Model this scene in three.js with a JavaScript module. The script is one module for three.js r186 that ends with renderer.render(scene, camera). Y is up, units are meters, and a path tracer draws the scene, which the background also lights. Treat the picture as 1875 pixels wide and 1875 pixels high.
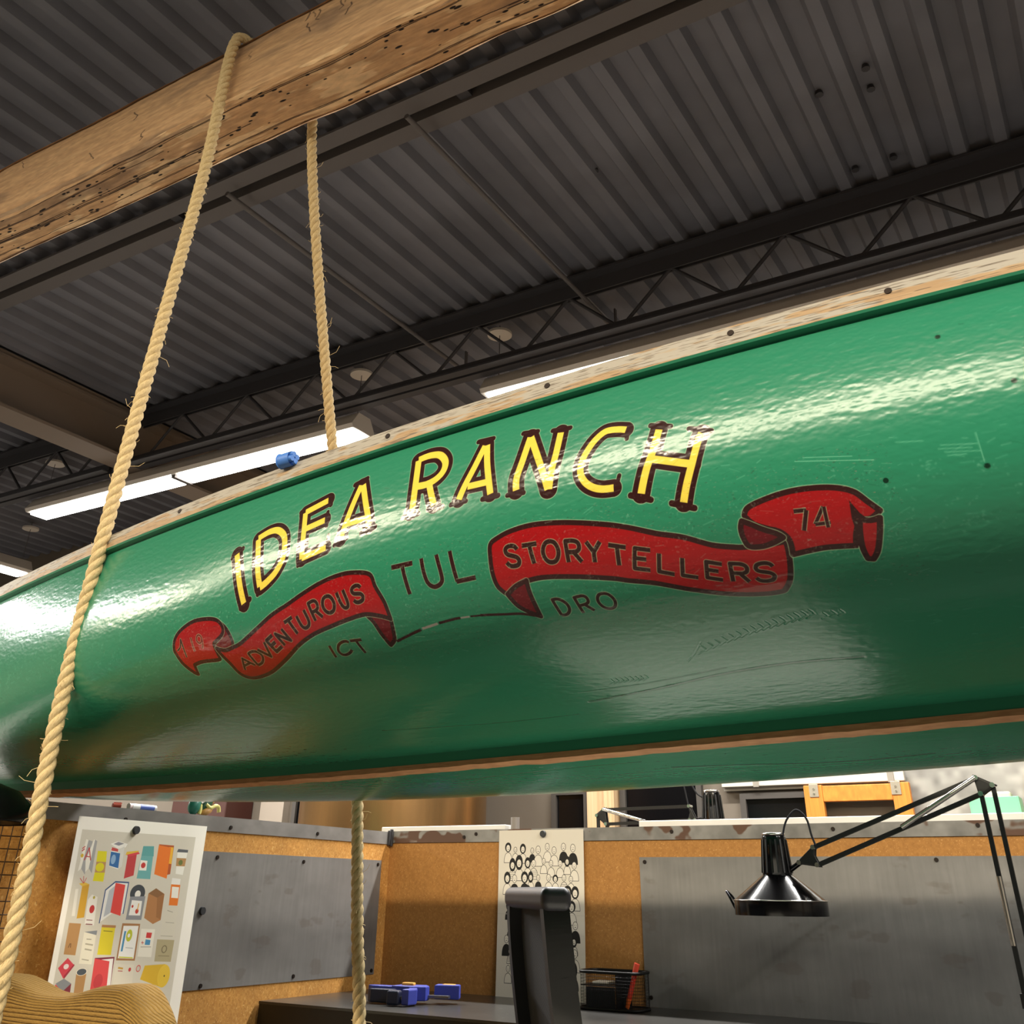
import * as THREE from 'three';
import { RoundedBoxGeometry } from 'three/addons/geometries/RoundedBoxGeometry.js';
import { mergeGeometries } from 'three/addons/utils/BufferGeometryUtils.js';
import { RectAreaLightUniformsLib } from 'three/addons/lights/RectAreaLightUniformsLib.js';

// ---------------------------------------------------------------- camera, light, exposure
const scene = new THREE.Scene();
scene.background = new THREE.Color(0x000000);
const D2R = Math.PI / 180;
const camera = new THREE.PerspectiveCamera(2 * Math.atan(1250 / 1760) / D2R, 0.75, 0.05, 80);
camera.setViewOffset(1875, 2500, 0, 625, 1875, 1875);          // the lower part of an upright 3:4 picture
camera.position.set(0, 1.03, 0);
camera.rotation.set(29.82 * D2R, 31.2 * D2R, 0.88 * D2R, 'YXZ');
const renderer = new THREE.WebGLRenderer({ antialias: true });
renderer.toneMapping = THREE.LinearToneMapping;
renderer.toneMappingExposure = 1.0;
renderer.shadowMap.enabled = true;
RectAreaLightUniformsLib.init();
const TUBE_LIGHT = 190, WARM_LIGHT = 195, TUBE_GLOW = 16, TUBE_COLOR = 0xfffcf6, TUBE_WARM = 0xffefd2;

// ---------------------------------------------------------------- helpers
let seed = 7;
const rnd = () => { seed = (seed * 1664525 + 1013904223) >>> 0; return seed / 4294967296; };
const rr = (a, b) => a + (b - a) * rnd();
const V3 = (x, y, z) => new THREE.Vector3(x, y, z);
const clamp = (x, a, b) => Math.min(b, Math.max(a, x));
const smooth = (x, a, b) => { const t = clamp((x - a) / (b - a), 0, 1); return t * t * (3 - 2 * t); };
function hash(x, y) { let h = (x * 374761393 + y * 668265263) | 0; h = Math.imul(h ^ (h >>> 13), 1274126177); return ((h ^ (h >>> 16)) >>> 0) / 4294967296; }
function vnoise(x, y, px = 1e9, py = 1e9) {
  const ix = Math.floor(x), iy = Math.floor(y), fx = x - ix, fy = y - iy, u = fx * fx * (3 - 2 * fx), v = fy * fy * (3 - 2 * fy);
  const m = (a, p) => ((a % p) + p) % p, h = (a, b) => hash(m(a, px), m(b, py));
  return (h(ix, iy) * (1 - u) + h(ix + 1, iy) * u) * (1 - v) + (h(ix, iy + 1) * (1 - u) + h(ix + 1, iy + 1) * u) * v;
}
const fbm = (x, y, o = 4, p = 1e9, q = 1e9) => { let s = 0, a = 0.5, t = 0; for (let i = 0; i < o; i++) { s += a * vnoise(x, y, p, q); t += a; x *= 2; y *= 2; p *= 2; q *= 2; a *= 0.5; } return s / t; };
const numbers = {};
function numbered(name) { const n = numbers[name] = (numbers[name] ?? -1) + 1; return n ? name + '_' + String(n).padStart(3, '0') : name; }
function thing(name, label, category, position = [0, 0, 0], group) {
  const o = new THREE.Group(); o.name = numbered(name); o.position.set(...position); scene.add(o);
  o.userData = { label, category }; if (group) o.userData.group = group;
  return o;
}
function part(name, geometry, material, parent, label) {
  const m = new THREE.Mesh(geometry, material); m.name = name; m.castShadow = m.receiveShadow = true; parent.add(m);
  if (label) m.userData.label = label;
  return m;
}
function single(name, geometry, material, label, category, position = [0, 0, 0], group) {
  const m = part(numbered(name), geometry, material, scene); m.position.set(...position);
  m.userData = { label, category }; if (group) m.userData.group = group;
  return m;
}
function structure(name, geometry, material) { const m = part(name, geometry, material, scene); m.userData.kind = 'structure'; return m; }
const box = (x0, x1, y0, y1, z0, z1) => { const g = new THREE.BoxGeometry(x1 - x0, y1 - y0, z1 - z0); g.translate((x0 + x1) / 2, (y0 + y1) / 2, (z0 + z1) / 2); return g; };
const rbox = (x0, x1, y0, y1, z0, z1, r = 0.004, s = 2) => { const g = new RoundedBoxGeometry(x1 - x0, y1 - y0, z1 - z0, s, r); g.translate((x0 + x1) / 2, (y0 + y1) / 2, (z0 + z1) / 2); return g; };
const merge = (list) => mergeGeometries(list.map((g) => (g.index ? g.toNonIndexed() : g)));
// box with uv in metres on every face
function uvBox(x0, x1, y0, y1, z0, z1) {
  const g = box(x0, x1, y0, y1, z0, z1), p = g.attributes.position, n = g.attributes.normal, uv = g.attributes.uv;
  for (let i = 0; i < p.count; i++) {
    const ax = Math.abs(n.getX(i)), ay = Math.abs(n.getY(i));
    if (ax > 0.5) uv.setXY(i, p.getZ(i), p.getY(i)); else if (ay > 0.5) uv.setXY(i, p.getX(i), p.getZ(i)); else uv.setXY(i, p.getX(i), p.getY(i));
  }
  return g;
}
function bar(a, b, r, seg = 10) {           // round bar between two points
  const d = b.clone().sub(a), g = new THREE.CylinderGeometry(r, r, d.length(), seg);
  g.applyQuaternion(new THREE.Quaternion().setFromUnitVectors(V3(0, 1, 0), d.clone().normalize()));
  const m = a.clone().add(b).multiplyScalar(0.5); g.translate(m.x, m.y, m.z); return g;
}
function flatBar(a, b, w, t, side = V3(0, 0, 1)) {      // square bar: width w across, thickness t along side
  const d = b.clone().sub(a), len = d.length(), y = d.normalize(), z = side.clone().addScaledVector(y, -side.dot(y)).normalize(), x = y.clone().cross(z);
  const g = new THREE.BoxGeometry(w, len, t), m = a.clone().add(b).multiplyScalar(0.5);
  g.applyMatrix4(new THREE.Matrix4().makeBasis(x, y, z).setPosition(m)); return g;
}
// tube swept along points with parallel-transported frames; uv in metres
function sweep(pts, radius, radial = 8, closedEnds = true) {
  const n = pts.length, pos = [], nor = [], uv = [], idx = [];
  let t = pts[1].clone().sub(pts[0]).normalize(), u = Math.abs(t.y) < 0.9 ? V3(0, 1, 0) : V3(1, 0, 0); u.addScaledVector(t, -u.dot(t)).normalize();
  let len = 0;
  for (let i = 0; i < n; i++) {
    const nt = pts[Math.min(n - 1, i + 1)].clone().sub(pts[Math.max(0, i - 1)]).normalize();
    u.addScaledVector(nt, -u.dot(nt)).normalize(); t = nt;
    const w = t.clone().cross(u), r = typeof radius === 'function' ? radius(i / (n - 1)) : radius;
    if (i) len += pts[i].distanceTo(pts[i - 1]);
    for (let k = 0; k <= radial; k++) {
      const a = k / radial * Math.PI * 2, c = Math.cos(a), s = Math.sin(a), nx = u.x * c + w.x * s, ny = u.y * c + w.y * s, nz = u.z * c + w.z * s;
      pos.push(pts[i].x + nx * r, pts[i].y + ny * r, pts[i].z + nz * r); nor.push(nx, ny, nz); uv.push(len, a * r);
    }
  }
  for (let i = 0; i < n - 1; i++) for (let k = 0; k < radial; k++) { const a = i * (radial + 1) + k, b = a + radial + 1; idx.push(a, a + 1, b, b, a + 1, b + 1); }
  if (closedEnds) for (const e of [0, n - 1]) {
    const c = pos.length / 3, tt = e ? t : pts[0].clone().sub(pts[1]).normalize(), base = e * (radial + 1);
    pos.push(pts[e].x, pts[e].y, pts[e].z); nor.push(tt.x, tt.y, tt.z); uv.push(0, 0);
    for (let k = 0; k < radial; k++) e ? idx.push(c, base + k, base + k + 1) : idx.push(c, base + k + 1, base + k);
  }
  const g = new THREE.BufferGeometry();
  g.setAttribute('position', new THREE.Float32BufferAttribute(pos, 3)); g.setAttribute('normal', new THREE.Float32BufferAttribute(nor, 3)); g.setAttribute('uv', new THREE.Float32BufferAttribute(uv, 2)); g.setIndex(idx);
  return g;
}
const spline = (pts, n) => new THREE.CatmullRomCurve3(pts).getPoints(n);
// grid surface from f(i/nu, j/nv) -> Vector3, analytic-looking normals by differences; uvf gives uv
function surface(nu, nv, f, uvf = (u, v) => [u, v], flip = false) {
  const pos = [], nor = [], uv = [], idx = [], e = 1e-3, P = V3(), Q = V3();
  for (let j = 0; j <= nv; j++) for (let i = 0; i <= nu; i++) {
    const u = i / nu, v = j / nv, p = f(u, v);
    P.copy(f(Math.min(1, u + e), v)).sub(f(Math.max(0, u - e), v)); Q.copy(f(u, Math.min(1, v + e))).sub(f(u, Math.max(0, v - e)));
    const n = P.cross(Q).normalize(); if (flip) n.negate();
    pos.push(p.x, p.y, p.z); nor.push(n.x, n.y, n.z); uv.push(...uvf(u, v));
  }
  for (let j = 0; j < nv; j++) for (let i = 0; i < nu; i++) { const a = j * (nu + 1) + i, b = a + nu + 1; flip ? idx.push(a, b, a + 1, b, b + 1, a + 1) : idx.push(a, a + 1, b, b, a + 1, b + 1); }
  const g = new THREE.BufferGeometry();
  g.setAttribute('position', new THREE.Float32BufferAttribute(pos, 3)); g.setAttribute('normal', new THREE.Float32BufferAttribute(nor, 3)); g.setAttribute('uv', new THREE.Float32BufferAttribute(uv, 2)); g.setIndex(idx);
  return g;
}
// textures
function dataTex(w, h, fn, srgb = true, repeat) {
  const d = new Uint8Array(w * h * 4);
  for (let y = 0; y < h; y++) for (let x = 0; x < w; x++) { const c = fn(x / w, y / h, x, y), o = (y * w + x) * 4; d[o] = clamp(c[0], 0, 255); d[o + 1] = clamp(c[1], 0, 255); d[o + 2] = clamp(c[2], 0, 255); d[o + 3] = 255; }
  const t = new THREE.DataTexture(d, w, h); t.magFilter = t.minFilter = THREE.LinearFilter; t.wrapS = t.wrapT = THREE.RepeatWrapping;
  if (srgb) t.colorSpace = THREE.SRGBColorSpace; if (repeat) t.repeat.set(...repeat); t.needsUpdate = true; return t;
}
function canvasTex(w, h, draw, srgb = true) {
  const c = document.createElement('canvas'); c.width = w; c.height = h; draw(c.getContext('2d'), w, h);
  const t = new THREE.CanvasTexture(c); if (srgb) t.colorSpace = THREE.SRGBColorSpace; t.magFilter = THREE.LinearFilter; return t;
}
const mix3 = (a, b, t) => [a[0] + (b[0] - a[0]) * t, a[1] + (b[1] - a[1]) * t, a[2] + (b[2] - a[2]) * t];
const mat = (color, roughness = 0.6, metalness = 0, more = {}) => new THREE.MeshStandardMaterial({ color, roughness, metalness, ...more });
const withRepeat = (t, x, y) => { const c = t.clone(); c.repeat.set(x, y); c.needsUpdate = true; return c; };

// ---------------------------------------------------------------- materials
const grain = dataTex(256, 256, (u, v) => { const n = 90 + 120 * fbm(u * 32, v * 32, 3, 32, 32); return [n, n, n]; }, false);
const mottle = (base, alt, scale, contrast = 1, oct = 4) => dataTex(512, 512, (u, v) => mix3(base, alt, clamp((fbm(u * scale, v * scale, oct, scale, scale) - 0.5) * 2 * contrast + 0.5, 0, 1)));
const deckPaint = mat(0xffffff, 0.7, 0, { map: withRepeat(mottle([108, 109, 117], [90, 91, 98], 6), 0.5, 0.5) });
const steelPaint = mat(0x5f5b5a, 0.6, 0.1);
const darkSteel = mat(0x353438, 0.6, 0.1);
const girderPaint = mat(0x7d6f62, 0.65, 0);
const concrete = mat(0xffffff, 0.45, 0, { map: withRepeat(mottle([78, 76, 74], [60, 59, 57], 8, 1.3, 5), 0.4, 0.4) });
const wallPaint = mat(0x665d52, 0.85), wallLight = mat(0x8d8579, 0.85);
const wallDark = mat(0x4a443f, 0.8);
// raw hot-rolled steel sheet
const steelTex = dataTex(1024, 512, (u, v) => {
  const s = fbm(u * 4, v * 4, 5, 4, 4), st = fbm(u * 128, v * 6, 3, 128, 6), b = smooth(fbm(u * 12 + 0.3, v * 12, 4, 12, 12), 0.66, 0.76);
  const g = 124 + 44 * (s - 0.5) + 10 * (st - 0.5); return mix3([g, g * 0.985, g * 0.965], [92, 80, 72], b * 0.25);
});
const steelSheet = mat(0xffffff, 0.45, 0.2, { map: withRepeat(steelTex, 1.1, 2.2) });
const railTex = dataTex(1024, 64, (u, v) => {
  const s = fbm(u * 24, v * 3, 4, 24, 3), g = 132 + 50 * (s - 0.5); return [g * 0.99, g * 0.965, g * 0.94];
});
const railSteel = mat(0xffffff, 0.45, 0.25, { map: withRepeat(railTex, 0.6, 8) });
const rustRailTex = dataTex(1024, 64, (u, v) => {
  const s = fbm(u * 40, v * 3, 4, 40, 3), g = 132 + 60 * (s - 0.5), r = smooth(fbm(u * 30 + 5, v * 3, 3, 30, 3), 0.57, 0.62); return mix3([g, g * 0.985, g * 0.96], [92, 66, 52], r);
});
const rustRail = mat(0xffffff, 0.5, 0.25, { map: withRepeat(rustRailTex, 0.55, 8) });
// compressed cork / fibre board
const corkTex = dataTex(1024, 1024, (u, v) => {
  const n = fbm(u * 90, v * 90, 3, 90, 90), f = vnoise(u * 220, v * 220, 220, 220), f2 = vnoise(u * 150 + 7, v * 110, 150, 110), c = fbm(u * 8, v * 8, 3, 8, 8);
  let col = mix3([176, 120, 54], [212, 158, 82], n); col = mix3(col, [226, 184, 116], smooth(f2, 0.8, 0.95) * 0.8); col = mix3(col, [112, 70, 30], smooth(f, 0.82, 0.97) * 0.55);
  return col.map((x) => x * (0.93 + 0.14 * c));
});
const cork = mat(0xffffff, 0.9, 0, { map: withRepeat(corkTex, 2.2, 2.2), bumpMap: withRepeat(corkTex, 2.2, 2.2), bumpScale: 0.0006 });
const boardTex = dataTex(1024, 1024, (u, v) => {
  const n = fbm(u * 70, v * 70, 3, 70, 70), f = vnoise(u * 130, v * 240, 130, 240), g = vnoise(u * 260, v * 140, 260, 140);
  let col = mix3([154, 104, 48], [182, 130, 66], n); col = mix3(col, [212, 168, 104], (smooth(f, 0.86, 0.97) + smooth(g, 0.86, 0.97)) * 0.7); return col;
});
const fibreBoard = mat(0xffffff, 0.8, 0, { map: withRepeat(boardTex, 2.4, 2.4) });
const black = mat(0x0c0c0d, 0.45);
const blackGloss = mat(0x08080a, 0.14, 0, {});
const blackMatte = mat(0x15151a, 0.8);
const screwDark = mat(0x2a211c, 0.5, 0.6);
const chrome = mat(0xd8d6d0, 0.22, 1);
const chromeDark = mat(0x2a2a2e, 0.12, 0.9);
const white = mat(0xe6e2d8, 0.6);
const paper = mat(0xf0eadb, 0.85);
const pine = mat(0xffffff, 0.5, 0, { map: dataTex(256, 512, (u, v) => { const g = fbm(u * 20, v * 2, 4, 20, 2); return mix3([184, 104, 30], [212, 138, 52], g); }) });
const tanWood = mat(0xffffff, 0.7, 0, { map: dataTex(256, 512, (u, v) => mix3([176, 138, 98], [214, 186, 148], fbm(u * 12, v * 3, 5, 12, 3))) });

// ---------------------------------------------------------------- the room
const RX0 = -11, RX1 = 6, RZ0 = -5.2, RZ1 = 7.5, DECK = 3.66;
structure('floor', (() => { const g = uvBox(RX0 - 0.2, RX1 + 0.2, -0.15, 0, RZ0 - 0.2, RZ1 + 0.2); return g; })(), concrete);
structure('wall_back', uvBox(RX0 - 0.2, RX1 + 0.2, 0, 4.0, RZ0 - 0.2, RZ0), wallPaint);
structure('wall_front', uvBox(RX0 - 0.2, RX1 + 0.2, 0, 4.0, RZ1, RZ1 + 0.2), wallDark);
structure('wall_left', uvBox(RX0 - 0.2, RX0, 0, 4.0, RZ0, RZ1), wallLight);
structure('wall_right', uvBox(RX1, RX1 + 0.2, 0, 4.0, RZ0, RZ1), wallLight);
// ribbed steel roof deck: sheets of six ribs, ribs along z
const ceiling = new THREE.Group(); ceiling.name = 'ceiling'; ceiling.userData = { kind: 'structure' }; scene.add(ceiling);
{
  const P = 0.1524, prof = [];
  for (let k = 0; k < 6; k++) { const c = k * P; prof.push([c - 0.0225, 0], [c + 0.0225, 0], [c + 0.041, 0.038], [c + P - 0.041, 0.038]); }
  prof.push([6 * P - 0.0225, 0]);
  const pos = [], uv = [];
  const quad = (a, b) => { const z0 = RZ0, z1 = RZ1, q = [[a[0], a[1], z1], [b[0], b[1], z1], [b[0], b[1], z0], [a[0], a[1], z0]]; for (const i of [0, 2, 1, 0, 3, 2]) { pos.push(...q[i]); uv.push(q[i][0], q[i][2]); } };
  for (let i = 0; i + 1 < prof.length; i++) quad(prof[i], prof[i + 1]);
  quad([6 * P - 0.0225, 0.08], [-0.0225, 0.08]);                                     // top skin of the sheet
  const sheet = new THREE.BufferGeometry(); sheet.setAttribute('position', new THREE.Float32BufferAttribute(pos, 3)); sheet.setAttribute('uv', new THREE.Float32BufferAttribute(uv, 2)); sheet.computeVertexNormals();
  for (let k = -12; k <= 6; k++) part('deck_panel', sheet, deckPaint, ceiling).position.set(k * 6 * P - 0.003, DECK, 0);
  const fast = new THREE.CylinderGeometry(0.012, 0.016, 0.02, 8);
  for (const [u, v] of [[-0.085, -1.075], [-0.088, -1.119], [-0.154, -1.093], [-0.092, -1.286], [-0.15, -1.286], [-0.507, -1.084], [-0.453, -1.092]])
    part('deck_fastener', fast, darkSteel, ceiling).position.set(u * 2.66, DECK + 0.028, v * 2.66);
}
part('roof_slab', box(RX0 - 0.2, RX1 + 0.2, DECK + 0.1, DECK + 0.25, RZ0 - 0.2, RZ1 + 0.2), darkSteel, ceiling);

// double-angle purlin close behind the timber beam
{
  const t = thing('steel_purlin', 'dark double angle steel purlin with a slot, right behind the timber beam', 'purlin', [0, DECK - 0.075, -2.16]);
  for (const s of [-1, 1]) {
    part('angle', merge([box(-4.9, RX1, 0, 0.012, s > 0 ? 0.022 : -0.095, s > 0 ? 0.095 : -0.022), box(-4.9, RX1, 0.012, 0.075, s > 0 ? 0.022 : -0.032, s > 0 ? 0.032 : -0.022)]), steelPaint, t);
  }
  for (let x = -4.6; x < 5.5; x += 1.52) part('spacer_plate', box(x, x + 0.05, 0.012, 0.03, -0.03, 0.03), darkSteel, t);
}
// open-web bar joist
function joist(z, label, xa, xb) {
  const t = thing('bar_joist', label, 'joist', [0, DECK - 0.33, z], 'open web roof joists');
  const ends = [xa, 0, 0, xb];
  for (const s of [-1, 1]) {
    part('top_chord', merge([box(ends[0], ends[3], 0.31, 0.322, s > 0 ? 0.01 : -0.075, s > 0 ? 0.075 : -0.01), box(ends[0], ends[3], 0.235, 0.31, s > 0 ? 0.01 : -0.018, s > 0 ? 0.018 : -0.01)]), darkSteel, t);
    part('bottom_chord', merge([box(ends[0], ends[3], -0.03, -0.02, s > 0 ? 0.01 : -0.06, s > 0 ? 0.06 : -0.01), box(ends[0], ends[3], -0.02, 0.03, s > 0 ? 0.01 : -0.018, s > 0 ? 0.018 : -0.01)]), darkSteel, t);
  }
  const step = 0.42; let up = false;
  for (let x = xa + 0.1; x < xb - 0.35; x += step / 2 + 0.06) { part('web_bar', bar(V3(x, up ? 0.25 : 0, 0), V3(x + 0.27, up ? 0 : 0.25, 0), 0.009, 6), darkSteel, t); up = !up; }
  part('bearing_seat', box(xa, xb, 0.322, 0.33, -0.04, 0.04), darkSteel, t);
  return t;
}
joist(-3.575, 'dark open web steel joist right above the glowing lamps, zigzag bars between two chords', -4.91, RX1);
joist(-3.575, 'dark open web steel joist left of the brown girder', -7.2, -5.13);
joist(-5.02, 'dark open web steel joist farthest back, close to the back wall', -4.91, RX1);
// I-beam girder, along z, at the left
{
  const t = thing('steel_girder', 'big brown painted steel girder at the far left under the roof', 'girder', [-5.02, DECK - 0.325, 0]);
  part('bottom_flange', box(-0.1, 0.1, 0, 0.018, RZ0, RZ1), girderPaint, t);
  part('web', box(-0.006, 0.006, 0.018, 0.28, RZ0, RZ1), girderPaint, t);
  part('top_flange', box(-0.1, 0.1, 0.28, 0.298, RZ0, RZ1), girderPaint, t);
  part('pack', box(-0.09, 0.09, 0.298, 0.325, RZ0, RZ1), girderPaint, t);
}
// conduits crossing under the joist
for (const [x, label] of [[-1.74, 'thin steel conduit pipe under the roof deck, the right one of two'], [-2.66, 'thin steel conduit pipe under the roof deck, the left one of two']]) {
  const t = thing('conduit', label, 'pipe', [x, DECK - 0.13, 0]);
  part('pipe', bar(V3(0, 0, -3.98), V3(0, 0, -2.09), 0.011, 10), steelPaint, t);
  for (const z of [-3.9]) part('strap', box(-0.004, 0.004, 0.012, 0.13, z - 0.01, z + 0.01), steelPaint, t);
}

// ---------------------------------------------------------------- linear lamps
const lens = (color) => new THREE.MeshStandardMaterial({ color: 0xffffff, emissive: color, emissiveIntensity: TUBE_GLOW, roughness: 0.5 }), lensPlain = lens(TUBE_COLOR), lensWarm = lens(TUBE_WARM);
const housing = mat(0xd2cac0, 0.5);
const HALF = 1.4;
function lampFixture(x, z, alongX, label, warm = false, power = 1) {
  const t = thing('linear_lamp', label, 'ceiling lamp', [x, 3.228, z], 'rows of hanging linear lamps');
  if (!alongX) t.rotation.y = Math.PI / 2;
  const L = HALF * 2 + 0.03, sh = new THREE.Shape([[-0.085, 0], [-0.1, 0.02], [-0.05, 0.1], [0.05, 0.1], [0.1, 0.02], [0.085, 0]].map((p) => new THREE.Vector2(...p)));
  const h = new THREE.ExtrudeGeometry(sh, { depth: L, bevelEnabled: false }); h.translate(0, 0, -L / 2); h.rotateY(Math.PI / 2);
  const cap = new THREE.ExtrudeGeometry(sh, { depth: 0.006, bevelEnabled: false }); cap.rotateY(Math.PI / 2);
  part('housing', h, housing, t); part('joint_band', box(-0.016, 0.016, -0.019, 0.002, -0.072, 0.072), steelPaint, t, 'dark joint between the diffusers');
  for (const s of [-1, 1]) {
    part('diffuser', rbox(s * (HALF / 2 + 0.012) - HALF / 2 + 0.016, s * (HALF / 2 + 0.016) + HALF / 2 - 0.016, -0.016, 0.002, -0.066, 0.066, 0.006), warm ? lensWarm : lensPlain, t, 'glowing white diffuser');
    part('end_cap', cap.clone().translate(s * L / 2 - 0.003, 0, 0), housing, t);
    const px = s * (L / 2 - 0.05);
    part('canopy', new THREE.CylinderGeometry(0.065, 0.065, 0.014, 24).translate(px, 0.375, 0), housing, t, 'round ceiling canopy');
    part('suspension_cable', bar(V3(px, 0.1, 0), V3(px, 0.43, 0), 0.0022, 6), steelPaint, t);
    const li = new THREE.RectAreaLight(warm ? TUBE_WARM : TUBE_COLOR, (warm ? WARM_LIGHT : TUBE_LIGHT) * power, HALF - 0.04, 0.125);
    li.name = 'tube_light'; li.position.set(s * (HALF / 2 + 0.012), -0.02, 0); li.rotation.x = -Math.PI / 2; t.add(li);
  }
  return t;
}
const C0 = -4.64;
lampFixture(C0, -3.745, true, 'glowing linear lamp behind the near rope, the left one above the canoe rail');
lampFixture(C0 + 3.66, -3.745, true, 'glowing linear lamp half hidden by the canoe rail, right of the far rope');
lampFixture(-7.42, -3.2, false, 'glowing linear lamp tip at the left edge of the photo, end on');
lampFixture(-7.42, -0.15, false, 'linear lamp left of the photo that glints on the canoe bow');
lampFixture(2.9, -0.5, false, 'linear lamp out of view to the right, lighting the desk corner', false, 1.8);
for (const [i, x] of [-8.3, -4.64, -0.98, 2.68].entries()) {
  const nth = ['first', 'second', 'third', 'last'][i];
  lampFixture(x, 1.5, true, nth + ' linear lamp, from the left, in the row behind the photographer', true);
}

// ---------------------------------------------------------------- timber beam and posts
const beamBottomTex = canvasTex(2048, 256, (c, w, h) => {
  const im = c.createImageData(w, h);
  for (let y = 0; y < h; y++) for (let x = 0; x < w; x++) {
    const u = x / w * 3, v = y / h, st = fbm(u * 6, v * 40, 4), sp = fbm(u * 26, v * 14 + 3, 4), big = fbm(u * 3 + 9, v * 3, 4), pale = smooth(fbm(u * 7 + 2, v * 5 + 8, 4) + 0.25 * (st - 0.5), 0.52, 0.62);
    let col = mix3([178, 140, 102], [206, 170, 128], st); col = mix3(col, [228, 198, 156], pale * 0.8); col = mix3(col, [126, 102, 82], smooth(big, 0.55, 0.72) * 0.6); const k = 0.86 + 0.3 * sp;
    const o = (y * w + x) * 4; im.data[o] = col[0] * k; im.data[o + 1] = col[1] * k; im.data[o + 2] = col[2] * k; im.data[o + 3] = 255;
  }
  c.putImageData(im, 0, 0);
  seed = 41; c.strokeStyle = '#33231a'; c.lineCap = 'round';
  for (const [y0, lw] of [[118, 3.2], [122, 2.4], [60, 1.6], [190, 1.8], [226, 1.2]]) { c.lineWidth = lw; for (let s = 0; s < 5; s++) { let x = rr(0, w * 0.9), y = y0 + rr(-10, 10); c.beginPath(); c.moveTo(x, y); const n = 10 + Math.floor(rnd() * 24); for (let i = 0; i < n; i++) { x += 26; y += rr(-1.6, 1.6); c.lineTo(x, y); } c.stroke(); } }
  for (let i = 0; i < 190; i++) { const x = rr(0, w), y = i % 2 ? rr(10, h - 10) : [70, 112, 124, 168, 206][i % 5] + rr(-12, 12), r = rr(1.6, 5); c.fillStyle = '#1d1410'; c.beginPath(); c.ellipse(x, y, r * rr(1, 1.8), r, 0, 0, 7); c.fill(); }
});
const beamSideTex = canvasTex(1024, 256, (c, w, h) => {
  const im = c.createImageData(w, h);
  for (let y = 0; y < h; y++) for (let x = 0; x < w; x++) {
    const u = x / w * 3, v = y / h, st = fbm(u * 5, v * 34, 4), big = fbm(u * 2.5, v * 3, 4), col = mix3(mix3([178, 140, 102], [206, 170, 128], st), [126, 102, 82], smooth(big, 0.55, 0.72) * 0.6), k = 0.9 + 0.2 * fbm(u * 40, v * 40, 2), o = (y * w + x) * 4;
    im.data[o] = col[0] * k; im.data[o + 1] = col[1] * k; im.data[o + 2] = col[2] * k; im.data[o + 3] = 255;
  }
  c.putImageData(im, 0, 0); seed = 12; c.strokeStyle = '#3a2a20';
  for (let i = 0; i < 26; i++) { c.lineWidth = rr(0.6, 1.4); let x = rr(0, w), y = rr(20, 200); c.beginPath(); c.moveTo(x, y); for (let k = 0; k < 4; k++) { x += rr(-5, 4); y += rr(6, 14); c.lineTo(x, y); } c.stroke(); }
});
for (const t of [beamBottomTex, beamSideTex]) { t.wrapS = t.wrapT = THREE.MirroredRepeatWrapping; }
const beamBottom = mat(0xffffff, 0.85, 0, { map: beamBottomTex, bumpMap: beamBottomTex, bumpScale: 0.006 }), beamSide = mat(0xffffff, 0.85, 0, { map: beamSideTex, bumpMap: beamSideTex, bumpScale: 0.003 });
function hewn(x0, x1, y0, y1, z0, z1, amp) {       // hewn timber along x: four long faces as rounded, uneven surface
  const cy = (y0 + y1) / 2, cz = (z0 + z1) / 2, hy = (y1 - y0) / 2, hz = (z1 - z0) / 2, L = x1 - x0;
  const edge = (u, k) => (fbm(u * L * 2.2 + k * 17, k * 3.1, 4) - 0.5) * amp;
  const corner = (u, k) => { const x = x0 + u * L, sy = k === 0 || k === 1 ? -1 : 1, sz = k === 0 || k === 3 ? 1 : -1; return V3(x, cy + sy * hy + edge(u, k) * 0.8, cz + sz * hz + edge(u, k + 5)); };
  const face = (k) => surface(220, 8, (u, v) => {
    const a = corner(u, k), b = corner(u, (k + 1) % 4), p = a.lerp(b, v), e = 0.012 * Math.pow(Math.abs(2 * v - 1), 10), n = (fbm(u * L * 9 + k * 31, v * 5, 3) - 0.5) * amp * 0.35;
    p.y += (k === 0 ? e - n : k === 2 ? -e + n : 0); p.z += (k === 1 ? e - n : k === 3 ? -e + n : 0); return p;
  }, (u, v) => [u * L / 3, v], true);
  const out = [0, 1, 2, 3].map(face);
  return out;
}
const BZ = -1.22, BY0 = 2.81, BY1 = 3.04, BW = 0.167;
{
  const t = thing('timber_beam', 'rough old timber beam with nail holes that carries the canoe ropes', 'beam', [0, 0, 0]);
  const f = hewn(-4.3, 2.7, BY0, BY1, BZ - BW, BZ, 0.02);
  part('underside', f[0], beamBottom, t, 'splintered lighter underside'); part('back_face', f[1], beamSide, t); part('top_face', f[2], beamSide, t); part('front_face', f[3], beamSide, t);
  part('end_grain', box(-4.302, -4.298, BY0 + 0.01, BY1 - 0.01, BZ - BW + 0.01, BZ - 0.01), beamSide, t); part('end_grain', box(2.698, 2.702, BY0 + 0.01, BY1 - 0.01, BZ - BW + 0.01, BZ - 0.01), beamSide, t);
}
for (const [x, label] of [[-4.1, 'square timber post under the left end of the rough beam'], [2.5, 'square timber post under the right end of the rough beam']])
  single('timber_post', rbox(-0.08, 0.08, 0, BY0 + 0.004, -0.08, 0.08, 0.01), mat(0x6a4c34, 0.85), label, 'post', [x, 0, BZ - BW / 2], 'posts under the beam');

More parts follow.
